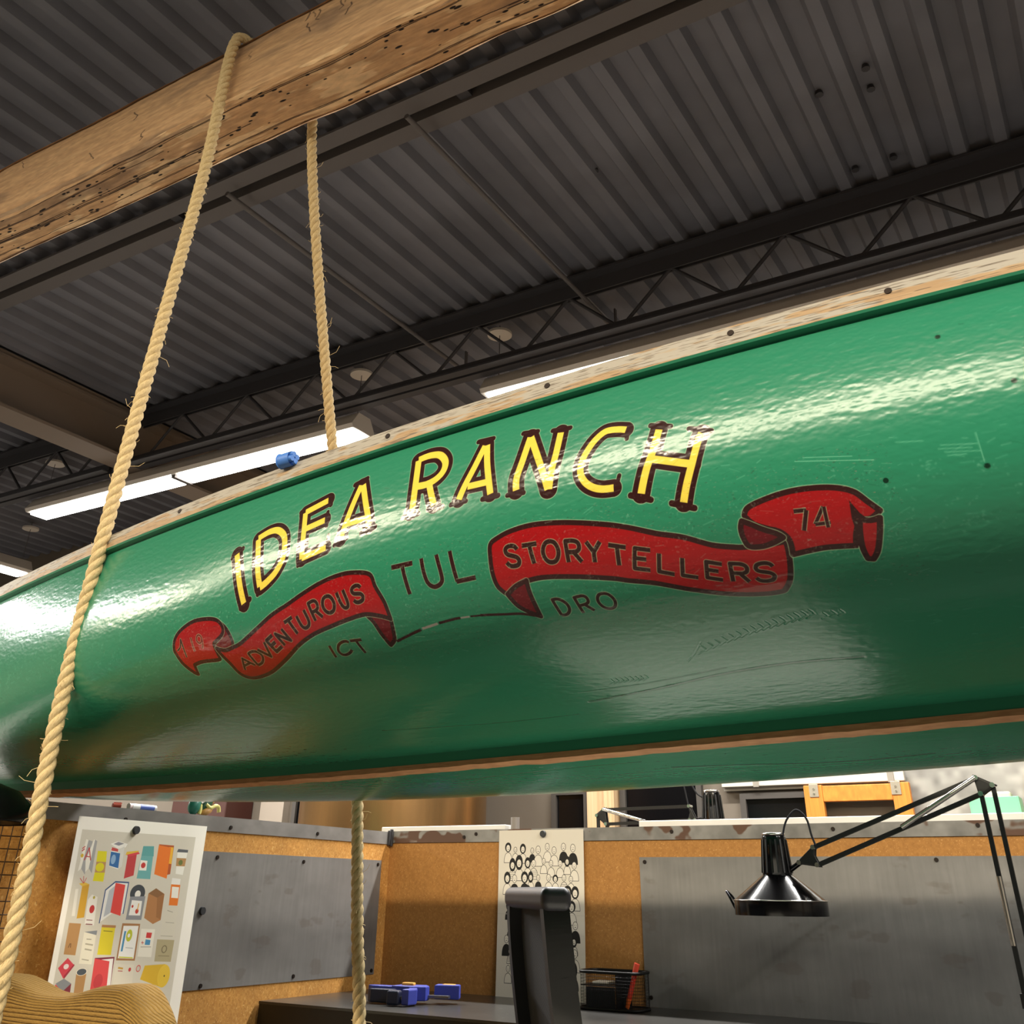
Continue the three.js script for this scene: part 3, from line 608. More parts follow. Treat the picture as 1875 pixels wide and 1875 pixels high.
// brushed-paint relief (tiles every 0.5 m)
const rippleHeight = (() => {
  const N = 512, H = new Float32Array(N * N);
  for (let y = 0; y < N; y++) for (let x = 0; x < N; x++) { const u = x / N, v = y / N, wx = (fbm(u * 6, v * 6, 2, 6, 6) - 0.5) * 1.2; H[y * N + x] = fbm(u * 22 + wx, v * 80, 3, 22, 80) * 0.6 + fbm(u * 60, v * 110 + 3, 2, 60, 110) * 0.4; }
  return { N, H };
})();
const rippleNormal = dataTex(512, 512, (u, v, x, y) => {
  const { N, H } = rippleHeight, at = (i, j) => H[((j + N) % N) * N + ((i + N) % N)], k = 0.5 * 0.0008 * N / 0.5 / 1, dx = (at(x + 1, y) - at(x - 1, y)) * k, dy = (at(x, y + 1) - at(x, y - 1)) * k, l = 1 / Math.hypot(dx, dy, 1);
  return [127.5 - 127.5 * dx * l, 127.5 - 127.5 * dy * l, 127.5 + 127.5 * l];
}, false);
rippleNormal.channel = 1;
const scarBump = canvasTex(2048, 512, (c, w, h) => {
  const area = AREA.full; c.fillStyle = '#808080'; c.fillRect(0, 0, w, h); c.setTransform(w / (area.x1 - area.x0), 0, 0, h / (area.y1 - area.y0), -area.x0 * w / (area.x1 - area.x0), -area.y0 * h / (area.y1 - area.y0));
  c.lineCap = 'round'; c.lineJoin = 'round';
  for (const [kind, lw, pts] of MARKS) {
    if (kind === 'c') { for (const [cl, k] of [['#a8a8a8', 3.4], ['#303030', 1.5]]) { c.strokeStyle = cl; c.lineWidth = lw * k; curve(c, pts, false, false); c.stroke(); } }
    if (kind === 'k') { c.strokeStyle = '#5a5a5a'; c.lineWidth = lw + 1; curve(c, pts); c.stroke(); }
  }
}, false);
const hullMat = new THREE.MeshPhysicalMaterial({ map: paintSheet(AREA.full, false), roughness: 0.22, specularIntensity: 0.8, normalMap: rippleNormal, normalScale: new THREE.Vector2(0.65, 0.65), bumpMap: scarBump, bumpScale: 0.0022 });
const artMat = new THREE.MeshPhysicalMaterial({ specularIntensity: 0.85, map: paintSheet(AREA.art, true), roughness: 1, roughnessMap: glossSheet(), normalMap: rippleNormal, normalScale: new THREE.Vector2(0.65, 0.65) });
hullMat.map.wrapS = hullMat.map.wrapT = scarBump.wrapS = scarBump.wrapT = THREE.MirroredRepeatWrapping;
const greenPlain = mat(0x28775a, 0.4);
function hullPatch(aList, qList, sign, area) {
  const pos = [], nor = [], uv = [], uv1 = [], idx = [], e = 2e-3, nu = aList.length, nv = qList.length;
  for (const q of qList) for (const a of aList) {
    const p = hullAt(a, q, sign), L = CV.L - 1e-4, da = hullAt(clamp(a + e, -L, L), q, sign).sub(hullAt(clamp(a - e, -L, L), q, sign)), dq = hullAt(a, Math.min(1, q + 0.012), sign).sub(hullAt(a, Math.max(0, q - 0.012), sign));
    const n = da.cross(dq).normalize(); if (n.z * sign < 0 || (Math.abs(n.z) < 1e-4 && n.y > 0)) n.negate();
    pos.push(p.x, p.y, p.z); nor.push(n.x, n.y, n.z);
    const X = a * 1000, Y = (1 - q) * GIRTH; uv.push((X - area.x0) / (area.x1 - area.x0), 1 - (Y - area.y0) / (area.y1 - area.y0)); uv1.push(a * 2, q * 1.28);
  }
  for (let j = 0; j + 1 < nv; j++) for (let i = 0; i + 1 < nu; i++) { const a = j * nu + i, b = a + nu; sign > 0 ? idx.push(a, a + 1, b, b, a + 1, b + 1) : idx.push(a, b, a + 1, b, b + 1, a + 1); }
  const g = new THREE.BufferGeometry(); g.setAttribute('position', new THREE.Float32BufferAttribute(pos, 3)); g.setAttribute('normal', new THREE.Float32BufferAttribute(nor, 3)); g.setAttribute('uv', new THREE.Float32BufferAttribute(uv, 2)); g.setAttribute('uv1', new THREE.Float32BufferAttribute(uv1, 2)); g.setIndex(idx);
  return g;
}
{
  const lin = (a, b, n) => Array.from({ length: n + 1 }, (_, i) => a + (b - a) * i / n);
  const L = CV.L - 0.002, aA = AREA.art.x0 / 1000, aB = AREA.art.x1 / 1000, qLo = 1 - AREA.art.y1 / GIRTH, qHi = 1 - AREA.art.y0 / GIRTH;
  const left = lin(-L, aA, 56), mid = lin(aA, aB, 56), right = lin(aB, L, 72);
  const near = [];
  near.push(hullPatch(left, lin(0, 1, 60), 1, AREA.full), hullPatch(right, lin(0, 1, 60), 1, AREA.full), hullPatch(mid, lin(0, qLo, 26), 1, AREA.full), hullPatch(mid, lin(qHi, 1, 10), 1, AREA.full));
  const plain = mergeGeometries(near), art = hullPatch(mid, lin(qLo, qHi, 40), 1, AREA.art), far = hullPatch(lin(-L, L, 150), lin(0, 1, 50), -1, AREA.full);
  part('hull', mergeGeometries([plain, art, far], true), [hullMat, artMat, hullMat], canoe, 'green hull lettered IDEA RANCH, ADVENTUROUS STORYTELLERS, TUL, ICT, DRO, 19, 74');
  // inner lining
  const lining = mat(0xa07c50, 0.6);
  for (const s of [1, -1]) part('lining', surface(90, 20, (u, v) => hullAt(-L + 0.06 + u * (2 * L - 0.12), v, s, 0.011), undefined, s > 0), lining, canoe);
  // keel strip with its worn bare edge
  const kp = (a, dy, dz) => V3(a, CV.rk * (Math.abs(a) / CV.L) ** 3 + dy, dz), keelSec = (y0, y1, w0, w1, wob = 0) => {
    const ring = [[y1, -w1], [y0, -w0], [y0, w0], [y1, w1]];
    return merge(ring.map((_, i) => surface(420, 1, (u, v) => { const a = -2.22 + u * 4.44, [ya, wa] = ring[i], [yb, wb] = ring[(i + 1) % 4], j = wob * (fbm(a * 22, i * 0 + 2, 4) - 0.5), j2 = wob * (fbm(a * 31, 7, 4) - 0.5); return kp(a, ya + (yb - ya) * v + j * (ya + (yb - ya) * v - y1) / (y0 - y1), wa + (wb - wa) * v + j2 * 0); }, (u, v) => [u * 4.6, v])));
  };
  part('keel', keelSec(-0.0165, 0.012, 0.010, 0.015), greenPlain, canoe, 'green keel strip');
  const bare = mat(0xffffff, 0.8, 0, { map: dataTex(512, 32, (u, v) => mix3([158, 112, 76], [196, 150, 108], fbm(u * 60, v * 4, 4, 60, 4))) });
  part('keel_edge', keelSec(-0.0235, -0.0150, 0.0106, 0.0109, 0.003), bare, canoe, 'bare worn wooden keel edge');
  // gunwale rails
  const railTexture = dataTex(2048, 64, (u, v) => {
    const g = fbm(u * 90, v * 10, 4, 90, 10), st = fbm(u * 110, v * 30, 3, 110, 30), b = smooth(fbm(u * 40 + 4, v * 4, 4, 40, 4) + 0.4 * (v - 0.5), 0.38, 0.52);
    let col = mix3([172, 138, 98], [196, 166, 126], g); col = mix3(col, [182, 178, 168], b * 0.9); return mix3(col, [70, 54, 40], smooth(st, 0.58, 0.76) * 0.6).map((x) => x * 0.84);
  });
  const railWood = mat(0xffffff, 0.55, 0, { map: withRepeat(railTexture, 0.35, 1), bumpMap: withRepeat(railTexture, 0.35, 1), bumpScale: 0.0012 });
  for (const s of [1, -1]) {
    const ring = [[0.010, -0.036], [0.0125, -0.033], [0.0125, -0.002], [0.010, 0], [-0.009, 0], [-0.009, -0.036]];
    const strip = (i, wob = 0) => surface(300, 1, (u, v) => { const a = (-L + 0.02) + u * (2 * L - 0.04), [w, g] = sheer(a), p = ring[i], q = ring[(i + 1) % ring.length]; return V3(a, g + p[1] + (q[1] - p[1]) * v, s * Math.max(0.002, w + p[0] + (q[0] - p[0]) * v)); }, (u, v) => [u * 5, (i === 1 ? 0.1 + v * 0.9 : v * 0.1)], s < 0);
    const rail = part('gunwale_rail', merge([1, 2, 3, 4].map((i) => strip(i))), railWood, canoe, 'worn bare wood gunwale rail');
    part('rail_underside', merge([strip(5), strip(0)]), greenPlain, rail, 'green painted rail underside');
    if (s > 0) for (const a of [0.38, 0.184, -0.088, -0.38, -0.9]) {
      const [w, g] = sheer(a), sc = part('screw', new THREE.CylinderGeometry(0.0045, 0.0045, 0.002, 14).rotateX(Math.PI / 2), screwDark, rail); sc.position.set(a, g - 0.014, w + 0.0128);
    }
  }
  // small end decks and two thwarts
  for (const s of [-1, 1]) part('end_deck', surface(12, 8, (u, v) => { const a = s * (1.95 + u * 0.42), [w, g] = sheer(a); return V3(a, g - 0.004, (v * 2 - 1) * w); }, undefined, s > 0), tanWood, canoe);
  for (const a of [-0.9, 0.75]) { const [w, g] = sheer(a); part('thwart', rbox(a - 0.035, a + 0.035, g - 0.05, g - 0.03, -w + 0.008, w - 0.008, 0.006), tanWood, canoe); }
}
// blue plug on the rail
{
  const [w, g] = sheer(-0.603), p = canoe.localToWorld(V3(-0.603, g + 0.002, w + 0.0215));
  const t = thing('blue_plug', 'small bright blue plastic plug sitting on the canoe rail', 'plug', [p.x, p.y, p.z]);
  t.quaternion.copy(canoe.quaternion);
  const bl = mat(0x3f74c4, 0.5);
  const body = new THREE.CylinderGeometry(0.0125, 0.0125, 0.026, 20, 1, true); body.rotateZ(Math.PI / 2);
  part('sleeve', body, new THREE.MeshStandardMaterial({ color: 0x3f74c4, roughness: 0.5, side: THREE.DoubleSide }), t);
  for (const a of [0.5, 2.2, 3.9, 5.4]) { const f = new THREE.CylinderGeometry(0.0062, 0.005, 0.01, 10); f.rotateZ(Math.PI / 2); f.translate(0.013, Math.cos(a) * 0.0062, Math.sin(a) * 0.0062); part('fold', f, bl, t); }
  part('collar', new THREE.TorusGeometry(0.0125, 0.0012, 8, 20).rotateY(Math.PI / 2).translate(-0.013, 0, 0), bl, t);
}

// ---------------------------------------------------------------- ropes
const ropeTex = dataTex(512, 128, (u, v) => { const n = fbm(u * 40 + v * 14, v * 26, 4), d = smooth(vnoise(u * 60 + v * 40, v * 30), 0.7, 0.95); return mix3(mix3([190, 164, 114], [226, 206, 162], n), [130, 104, 64], d * 0.5); });
const ropeMat = mat(0xffffff, 0.9, 0, { map: withRepeat(ropeTex, 10, 60), bumpMap: withRepeat(ropeTex, 10, 60), bumpScale: 0.0014 });
const fibreMat = mat(0xd9c08c, 0.8);
function rope(label, knots, R, pitch) {
  const t = thing('rope', label, 'rope');
  const curve3 = new THREE.CatmullRomCurve3(knots), len = curve3.getLength(), n = Math.ceil(len / 0.0042), pts = curve3.getSpacedPoints(n);
  let u = V3(1, 0, 0); const strands = [[], [], []], frames = [];
  for (let i = 0; i <= n; i++) {
    const tg = pts[Math.min(n, i + 1)].clone().sub(pts[Math.max(0, i - 1)]).normalize(); u.addScaledVector(tg, -u.dot(tg)).normalize(); const w = tg.clone().cross(u);
    frames.push([u.clone(), w]);
    for (let k = 0; k < 3; k++) { const a = i * len / n / pitch * Math.PI * 2 + k * Math.PI * 2 / 3; strands[k].push(pts[i].clone().addScaledVector(u, Math.cos(a) * R * 0.5).addScaledVector(w, Math.sin(a) * R * 0.5)); }
  }
  for (const s of strands) part('strand', sweep(s, R * 0.54, 9), ropeMat, t);
  const hairs = [];
  for (let k = 0; k < len * 110; k++) {
    const i = Math.floor(rnd() * n), [a, b] = frames[i], th = rr(0, 6.28), d = a.clone().multiplyScalar(Math.cos(th)).addScaledVector(b, Math.sin(th)), tg = pts[Math.min(n, i + 1)].clone().sub(pts[Math.max(0, i - 1)]).normalize(), L = rnd() < 0.12 ? rr(0.018, 0.04) : rr(0.004, 0.013), sd = rr(-1, 1), p = pts[i].clone().addScaledVector(d, R * 0.85);
    hairs.push(sweep([p, p.clone().addScaledVector(d, L * 0.5).addScaledVector(tg, sd * L * 0.3), p.clone().addScaledVector(d, L * 0.75).addScaledVector(tg, sd * L * 0.9)], 0.00048, 3, false));
  }
  const f = part('loose_fibres', mergeGeometries(hairs), fibreMat, t); f.userData.kind = 'stuff';
  return t;
}
{
  const RR = 0.0145, zf = BZ + RR + 0.004;
  rope('thick natural fibre rope in front of the canoe bow, nearest to the camera', [V3(-1.6, BY1 + 0.012, BZ - 0.1), V3(-1.612, BY1 + 0.014, BZ - 0.03), V3(-1.616, BY1 + 0.008, zf - 0.01), V3(-1.618, BY1 - 0.03, zf + 0.004), V3(-1.630, 2.6, zf), V3(-1.640, 2.12, -1.185), V3(-1.650, 1.64, -1.17), V3(-1.662, 1.3, -1.17), V3(-1.660, 0.95, -1.18), V3(-1.68, 0.5, -1.18), V3(-1.69, 0.02, -1.18)], RR, 0.066);
  rope('thinner looking natural fibre rope behind the canoe, reaching the desk below', [V3(-1.5, BY1 + 0.012, BZ - 0.08), V3(-1.5, BY1 + 0.012, BZ - BW - 0.004), V3(-1.502, BY1 - 0.03, BZ - BW - 0.024), V3(-1.504, BY0, BZ - BW - 0.03), V3(-1.585, 2.0, -1.735), V3(-1.606, 1.53, -1.918), V3(-1.6, 1.45, -1.93), V3(-1.56, 1.208, -1.92), V3(-1.515, 0.96, -1.9), V3(-1.49, 0.79, -1.9), V3(-1.46, 0.02, -1.9)], 0.0135, 0.062);
}

// printed packages of the poster, millimetres from its upper left corner
const POSTER_ART = [
["#cbc4b4","p",[[12.0,24.0],[369.0,32.0],[372.0,363.0],[9.0,332.0]]],
["#f3eee0","p",[[31.0,47.0],[36.0,49.0],[24.0,82.0],[31.0,107.0],[24.0,112.0]]],
["#f3eee0","p",[[31.0,46.0],[24.0,112.0],[32.0,106.0],[38.0,48.0]]],
["#a9a8a6","p",[[38.0,48.0],[32.0,106.0],[45.0,118.0],[50.0,50.0]]],
["#f3eee0","p",[[53.0,46.0],[40.0,89.0],[45.0,113.0],[53.0,105.0],[61.0,47.0]]],
["#a9a8a6","p",[[56.0,46.0],[53.0,105.0],[64.0,115.0],[63.0,49.0]]],
["#c23b3a",7,[[44.0,63.0],[36.0,89.0]]],
["#c23b3a",7,[[44.0,63.0],[54.0,89.0]]],
["#c23b3a",5,[[38.0,81.0],[50.0,82.0]]],
["#c23b3a",6,[[25.0,66.0],[32.0,61.0]]],
["#c23b3a",6,[[25.0,71.0],[32.0,66.0]]],
["#d8b433","e",[[28.0,80.0],[4,4]]],
["#e3d814","p",[[70.0,69.0],[96.0,69.0],[99.0,91.0],[71.0,91.0]]],
["#c0945c","p",[[71.0,91.0],[99.0,91.0],[101.0,113.0],[72.0,113.0]]],
["#e3d814","p",[[72.0,113.0],[101.0,113.0],[101.0,131.0],[71.0,130.0]]],
["#e3d814","e",[[84.0,102.0],[12,9]]],
["#f7f4ea","p",[[103.0,53.0],[123.0,47.0],[154.0,51.0],[149.0,59.0],[127.0,63.0]]],
["#8f8e95","p",[[112.0,53.0],[125.0,48.0],[143.0,51.0],[128.0,56.0]]],
["#f7f4ea","p",[[107.0,61.0],[129.0,64.0],[138.0,105.0],[110.0,99.0]]],
["#dfdcd2","p",[[129.0,64.0],[146.0,57.0],[148.0,99.0],[138.0,105.0]]],
["#2f6aa8","p",[[108.0,69.0],[136.0,72.0],[138.0,103.0],[110.0,98.0]]],
["#c84a44","p",[[109.0,60.0],[128.0,63.0],[129.0,69.0],[108.0,67.0]]],
["#8fb3d6","e",[[119.0,85.0],[7,10]]],
["#c43d3d","p",[[160.0,74.0],[187.0,67.0],[188.0,117.0],[160.0,124.0]]],
["#d9414a","p",[[153.0,74.0],[190.0,66.0],[196.0,71.0],[167.0,77.0]]],
["#e3b83a","p",[[155.0,68.0],[192.0,64.0],[191.0,67.0],[153.0,75.0]]],
["#5fa5a3","p",[[203.0,54.0],[237.0,53.0],[241.0,75.0],[202.0,75.0]]],
["#6fb0ae","p",[[202.0,75.0],[239.0,75.0],[242.0,124.0],[199.0,123.0]]],
["#f5efe2","p",[[202.0,84.0],[224.0,85.0],[225.0,106.0],[202.0,106.0]]],
["#c8372f","e",[[213.0,95.0],[7,6]]],
["#b7561e","p",[[252.0,48.0],[302.0,49.0],[304.0,112.0],[293.0,114.0]]],
["#f4b733","p",[[286.0,53.0],[301.0,53.0],[303.0,90.0],[291.0,89.0]]],
["#ee7a1f","p",[[252.0,50.0],[293.0,54.0],[295.0,122.0],[252.0,113.0]]],
["#f5f1e4","p",[[317.0,63.0],[351.0,63.0],[347.0,113.0],[322.0,111.0]]],
["#5d5f63","p",[[318.0,56.0],[352.0,57.0],[352.0,63.0],[315.0,63.0]]],
["#b98c55","p",[[317.0,76.0],[350.0,76.0],[349.0,94.0],[319.0,94.0]]],
["#6f7a3a","e",[[333.0,86.0],[7,6]]],
["#d9a52c","p",[[44.0,140.0],[63.0,137.0],[65.0,202.0],[45.0,204.0]]],
["#e9bf45","p",[[34.0,136.0],[49.0,133.0],[63.0,137.0],[44.0,141.0]]],
["#c8423c",4,[[46.0,135.0],[34.0,125.0]]],
["#c8423c",4,[[46.0,135.0],[43.0,121.0]]],
["#c8423c",4,[[47.0,135.0],[52.0,124.0]]],
["#efe9da","p",[[27.0,147.0],[35.0,146.0],[39.0,199.0],[30.0,199.0]]],
["#f2ecdf","p",[[76.0,157.0],[93.0,162.0],[97.0,218.0],[70.0,215.0],[67.0,167.0]]],
["#c6332f","e",[[83.0,186.0],[7,8]]],
["#b9a836","e",[[83.0,163.0],[3,3]]],
["#8a4a4a",4,[[73.0,207.0],[90.0,208.0]]],
["#8a4a4a",5,[[73.0,215.0],[92.0,216.0]]],
["#f0ede4","p",[[113.0,149.0],[137.0,132.0],[177.0,133.0],[175.0,195.0],[143.0,195.0],[112.0,212.0]]],
["#39507e",8,[[111.0,214.0],[112.0,148.0],[137.0,131.0],[177.0,132.0],[176.0,196.0]]],
["#bfc2c6","p",[[123.0,149.0],[138.0,139.0],[139.0,193.0],[120.0,202.0]]],
["#e2473c","p",[[138.0,133.0],[168.0,137.0],[169.0,200.0],[138.0,193.0]]],
["#3f4347","e",[[210.0,154.0],[23,18]]],
["#f1ede2","e",[[211.0,156.0],[9,8]]],
["#8f9093","p",[[189.0,161.0],[236.0,160.0],[235.0,209.0],[187.0,208.0]]],
["#f3efe6","p",[[196.0,168.0],[228.0,170.0],[229.0,200.0],[194.0,199.0]]],
["#c83a2a","e",[[217.0,191.0],[5,5]]],
["#e3a21e",7,[[219.0,175.0],[218.0,189.0]]],
["#c83a2a","e",[[201.0,181.0],[3,3]]],
["#b57d49","p",[[244.0,154.0],[266.0,143.0],[296.0,155.0],[297.0,210.0],[274.0,218.0],[243.0,205.0]]],
["#8d6238","p",[[244.0,154.0],[266.0,143.0],[295.0,155.0],[274.0,163.0]]],
["#a06c3c","p",[[274.0,163.0],[295.0,156.0],[297.0,209.0],[281.0,204.0]]],
["#f1ede4","p",[[313.0,120.0],[342.0,122.0],[342.0,135.0],[313.0,134.0]]],
["#e8791c","p",[[313.0,134.0],[344.0,135.0],[345.0,180.0],[316.0,179.0]]],
["#f3eee2","p",[[317.0,139.0],[341.0,140.0],[343.0,164.0],[320.0,163.0]]],
["#d9d2bf","p",[[304.0,183.0],[350.0,185.0],[350.0,248.0],[303.0,245.0]]],
["#a79f8d",4,[[314.0,190.0],[333.0,194.0]]],
["#a79f8d",3,[[314.0,215.0],[343.0,217.0]]],
["#a79f8d",3,[[305.0,243.0],[345.0,245.0]]],
["#b98b55","p",[[27.0,212.0],[60.0,214.0],[60.0,274.0],[28.0,271.0]]],
["#6b4a2b",5,[[37.0,259.0],[40.0,251.0]]],
["#6b4a2b",5,[[43.0,259.0],[42.0,251.0]]],
["#ece5cf","p",[[73.0,230.0],[108.0,233.0],[110.0,293.0],[74.0,290.0]]],
["#8b8f92","p",[[73.0,230.0],[109.0,228.0],[109.0,237.0]]],
["#a59e88",5,[[83.0,244.0],[97.0,245.0]]],
["#b3ab94",8,[[82.0,253.0],[104.0,256.0]]],
["#b3ab94",8,[[83.0,263.0],[103.0,266.0]]],
["#b3ab94",6,[[80.0,282.0],[100.0,285.0]]],
["#b5814e","p",[[120.0,217.0],[161.0,219.0],[161.0,224.0],[120.0,222.0]]],
["#e2cf28","p",[[120.0,222.0],[160.0,224.0],[161.0,277.0],[121.0,275.0]]],
["#8f8420",5,[[127.0,229.0],[154.0,231.0]]],
["#a9784a","p",[[179.0,215.0],[234.0,217.0],[236.0,291.0],[179.0,288.0]]],
["#f3f1ea","p",[[184.0,220.0],[230.0,221.0],[231.0,287.0],[183.0,284.0]]],
["#c3c72e","e",[[206.0,240.0],[9,12]]],
["#f3f1ea","e",[[205.0,240.0],[4,4]]],
["#4b8fb8",16,[[192.0,231.0],[191.0,271.0]]],
["#c8cc2f",6,[[186.0,282.0],[228.0,285.0]]],
["#b9b9b6",4,[[201.0,264.0],[224.0,266.0]]],
["#efe9d8","p",[[240.0,227.0],[284.0,229.0],[286.0,286.0],[242.0,283.0]]],
["#d23a35","p",[[259.0,235.0],[276.0,236.0],[275.0,247.0],[259.0,246.0]]],
["#4a90bb","p",[[259.0,249.0],[275.0,251.0],[275.0,261.0],[259.0,260.0]]],
["#c1443c",4,[[247.0,255.0],[255.0,256.0]]],
["#c1443c",4,[[250.0,252.0],[251.0,259.0]]],
["#9a8f80",3,[[247.0,264.0],[280.0,265.0]]],
["#b3a67f","p",[[296.0,250.0],[353.0,253.0],[352.0,298.0],[298.0,295.0]]],
["#7d7353","e",[[324.0,271.0],[9,8]]],
["#b3a67f","e",[[324.0,271.0],[6,6]]],
["#7d7353",3,[[308.0,284.0],[344.0,286.0]]],
["#d94350","p",[[41.0,278.0],[63.0,293.0],[39.0,316.0],[20.0,296.0]]],
["#a93040","p",[[63.0,293.0],[41.0,317.0],[39.0,311.0],[61.0,290.0]]],
["#f0dcd8","e",[[41.0,294.0],[7,5]]],
["#8e9093","p",[[41.0,316.0],[63.0,326.0],[44.0,343.0],[21.0,324.0]]],
["#d93236","p",[[21.0,325.0],[43.0,340.0],[44.0,348.0],[23.0,347.0]]],
["#86303c","p",[[63.0,326.0],[44.0,339.0],[47.0,348.0],[65.0,349.0]]],
["#b98b55","p",[[72.0,308.0],[100.0,310.0],[100.0,351.0],[75.0,350.0]]],
["#f2e7d2","e",[[86.0,306.0],[15,7]]],
["#50575d","e",[[86.0,306.0],[13,6]]],
["#7d2a3c","p",[[116.0,281.0],[173.0,281.0],[176.0,356.0],[169.0,356.0]]],
["#efece6","p",[[136.0,285.0],[170.0,284.0],[176.0,351.0],[164.0,351.0]]],
["#dd4a4a","p",[[116.0,282.0],[160.0,289.0],[166.0,351.0],[119.0,353.0]]],
["#c53c40","e",[[137.0,326.0],[13,14]]],
["#ded6c4","p",[[180.0,295.0],[236.0,299.0],[241.0,355.0],[182.0,352.0]]],
["#c89b3e",10,[[189.0,303.0],[204.0,305.0]]],
["#b04a44",4,[[190.0,309.0],[204.0,310.0]]],
["#c03a36","e",[[225.0,308.0],[4,4]]],
["#cf5a50","e",[[251.0,307.0],[7,7]]],
["#cbc4b4","e",[[251.0,307.0],[5,5]]],
["#e0b52c","p",[[270.0,302.0],[336.0,302.0],[331.0,348.0],[262.0,329.0]]],
["#ecc53c","e",[[336.0,326.0],[20,23]]],
["#5d4a1c","e",[[338.0,326.0],[2,2]]]
];

// ---------------------------------------------------------------- partitions
const PX = -2.152, PZ = -2.834, PTOP = 1.196, RAILB = 1.16;
const screwGeo = new THREE.CylinderGeometry(0.0048, 0.0055, 0.004, 10), screwX = screwGeo.clone().rotateZ(-Math.PI / 2), screwZ = screwGeo.clone().rotateX(Math.PI / 2);
{
  const t = thing('partition', 'left desk partition, bright cork with a grey steel plate and the colourful poster', 'partition', [PX, 0, 0]);
  const z0 = PZ, z1 = -0.7;
  part('cork_board', uvBox(-0.02, 0, 0.06, RAILB, z0, z1), cork, t, 'bright tan cork board');
  part('back_board', box(-0.045, -0.02, 0.02, RAILB + 0.02, z0, z1), fibreBoard, t);
  const rail = part('top_rail', uvBox(-0.05, 0.004, RAILB, PTOP, z0 - 0.004, z1), railSteel, t, 'grey steel top rail');
  for (const [z, y] of [[-1.405, 1.171], [-1.762, 1.171], [-2.114, 1.172], [-2.469, 1.174]]) part('screw', screwX, screwDark, rail).position.set(0.005, y, z);
  const plate = part('steel_plate', uvBox(0, 0.003, 0.808, 1.113, -2.792, -1.93), steelSheet, t, 'bare grey steel plate');
  for (const [z, y] of [[-2.082, 1.1], [-2.422, 1.099], [-2.773, 1.101], [-2.778, 0.818], [-2.429, 0.82], [-2.088, 0.816]]) part('screw', screwX, screwDark, plate).position.set(0.004, y, z);
  part('foot_rail', box(-0.05, 0.004, 0, 0.06, z0, z1), railSteel, t);
}
{
  const t = thing('partition', 'right desk partition, brown fibreboard with a large dark steel plate behind the lamp', 'partition', [0, 0, PZ]);
  const x0 = PX, x1 = 1.6;
  part('fibre_board', uvBox(x0, x1, 0.06, RAILB + 0.004, -0.02, 0), fibreBoard, t, 'brown fibreboard');
  part('back_board', box(x0, x1, 0.02, RAILB + 0.02, -0.045, -0.02), fibreBoard, t);
  const rail = part('top_rail', uvBox(x0, x1, RAILB + 0.004, PTOP + 0.002, -0.05, 0.004), rustRail, t, 'grey steel top rail with rust patches');
  for (const [x, y] of [[-1.861, 1.178], [-1.817, 1.186], [-1.165, 1.184], [-0.716, 1.184], [-0.366, 1.187], [0.1, 1.185]]) part('screw', screwZ, screwDark, rail).position.set(x, y, 0.005);
  const plate = part('steel_plate', uvBox(-1.268, 1.5, 0.772, 1.121, 0, 0.003), steelSheet, t, 'large dark steel plate');
  for (const [x, y] of [[-1.252, 1.109], [-0.476, 1.113], [-1.252, 0.793], [0.3, 1.11]]) part('screw', screwZ, screwDark, plate).position.set(x, y, 0.004);
  part('corner_bracket', merge([rbox(x0 + 0.004, x0 + 0.016, RAILB - 0.006, PTOP + 0.008, 0.0045, 0.012, 0.003), rbox(x0 + 0.002, x0 + 0.012, RAILB - 0.004, PTOP + 0.004, 0.004, 0.02, 0.003)]), darkSteel, t);
  part('foot_rail', box(x0, x1, 0, 0.06, -0.05, 0.004), railSteel, t);
}
// white laminate cap of the next workplace, and the small grey post at its end
single('laminate_strip', rbox(-1.3, 1.6, 0.75, 1.218, -2.95, -2.91, 0.003), mat(0xe6e4de, 0.5), 'white laminate strip standing just behind the rusty rail at the right', 'strip', [0, 0, 0]);
single('laminate_strip', rbox(-2.25, -1.76, 0.75, 1.216, -2.95, -2.91, 0.003), mat(0xe4e3de, 0.5), 'short white laminate strip behind the corner of the two partitions', 'strip', [0, 0, 0]);
single('pipe_stub', new THREE.CylinderGeometry(0.014, 0.014, 0.487, 16), mat(0x8b8580, 0.5, 0.3), 'small grey pipe stub above the rail left of the black and white poster', 'pipe', [-1.735, 0.9935, -2.93]);

// ---------------------------------------------------------------- posters
function sheetOn(name, label, w, h, place, texture, more = {}) {        // paper with thickness, front printed
  const front = surface(24, 36, (u, v) => place(u, v, 0), (u, v) => [u, v]), back = surface(24, 36, (u, v) => place(u, v, -0.0005), (u, v) => [u, v], true);
  const t = thing(name, label, 'poster');
  part('print', front, new THREE.MeshStandardMaterial({ map: texture, roughness: 0.8, ...more }), t); part('paper_back', back, paper, t);
  return t;
}
const posterTex = canvasTex(1024, 1536, (c, w, h) => {
  c.fillStyle = '#fbf6ea'; c.fillRect(0, 0, w, h); c.setTransform(w / 406, 0, 0, h / 609, 0, 0); c.lineJoin = 'round';
  const bx = [[15, 27], [371, 27], [371, 575], [15, 575]]; c.fillStyle = '#d8d1c0'; c.beginPath(); bx.forEach((p) => c.lineTo(...p)); c.fill();
  for (const [col, kind, pts] of POSTER_ART.slice(1)) {
    c.fillStyle = c.strokeStyle = col;
    if (kind === 'p') { c.beginPath(); pts.forEach((p) => c.lineTo(...p)); c.closePath(); c.fill(); }
    else if (kind === 'e') { c.beginPath(); c.ellipse(pts[0][0], pts[0][1], Math.max(1.5, pts[1][0]), Math.max(1.5, pts[1][1]), 0, 0, 7); c.fill(); }
    else { c.lineWidth = kind * 0.35; c.beginPath(); pts.forEach((p) => c.lineTo(...p)); c.stroke(); }
  }
});
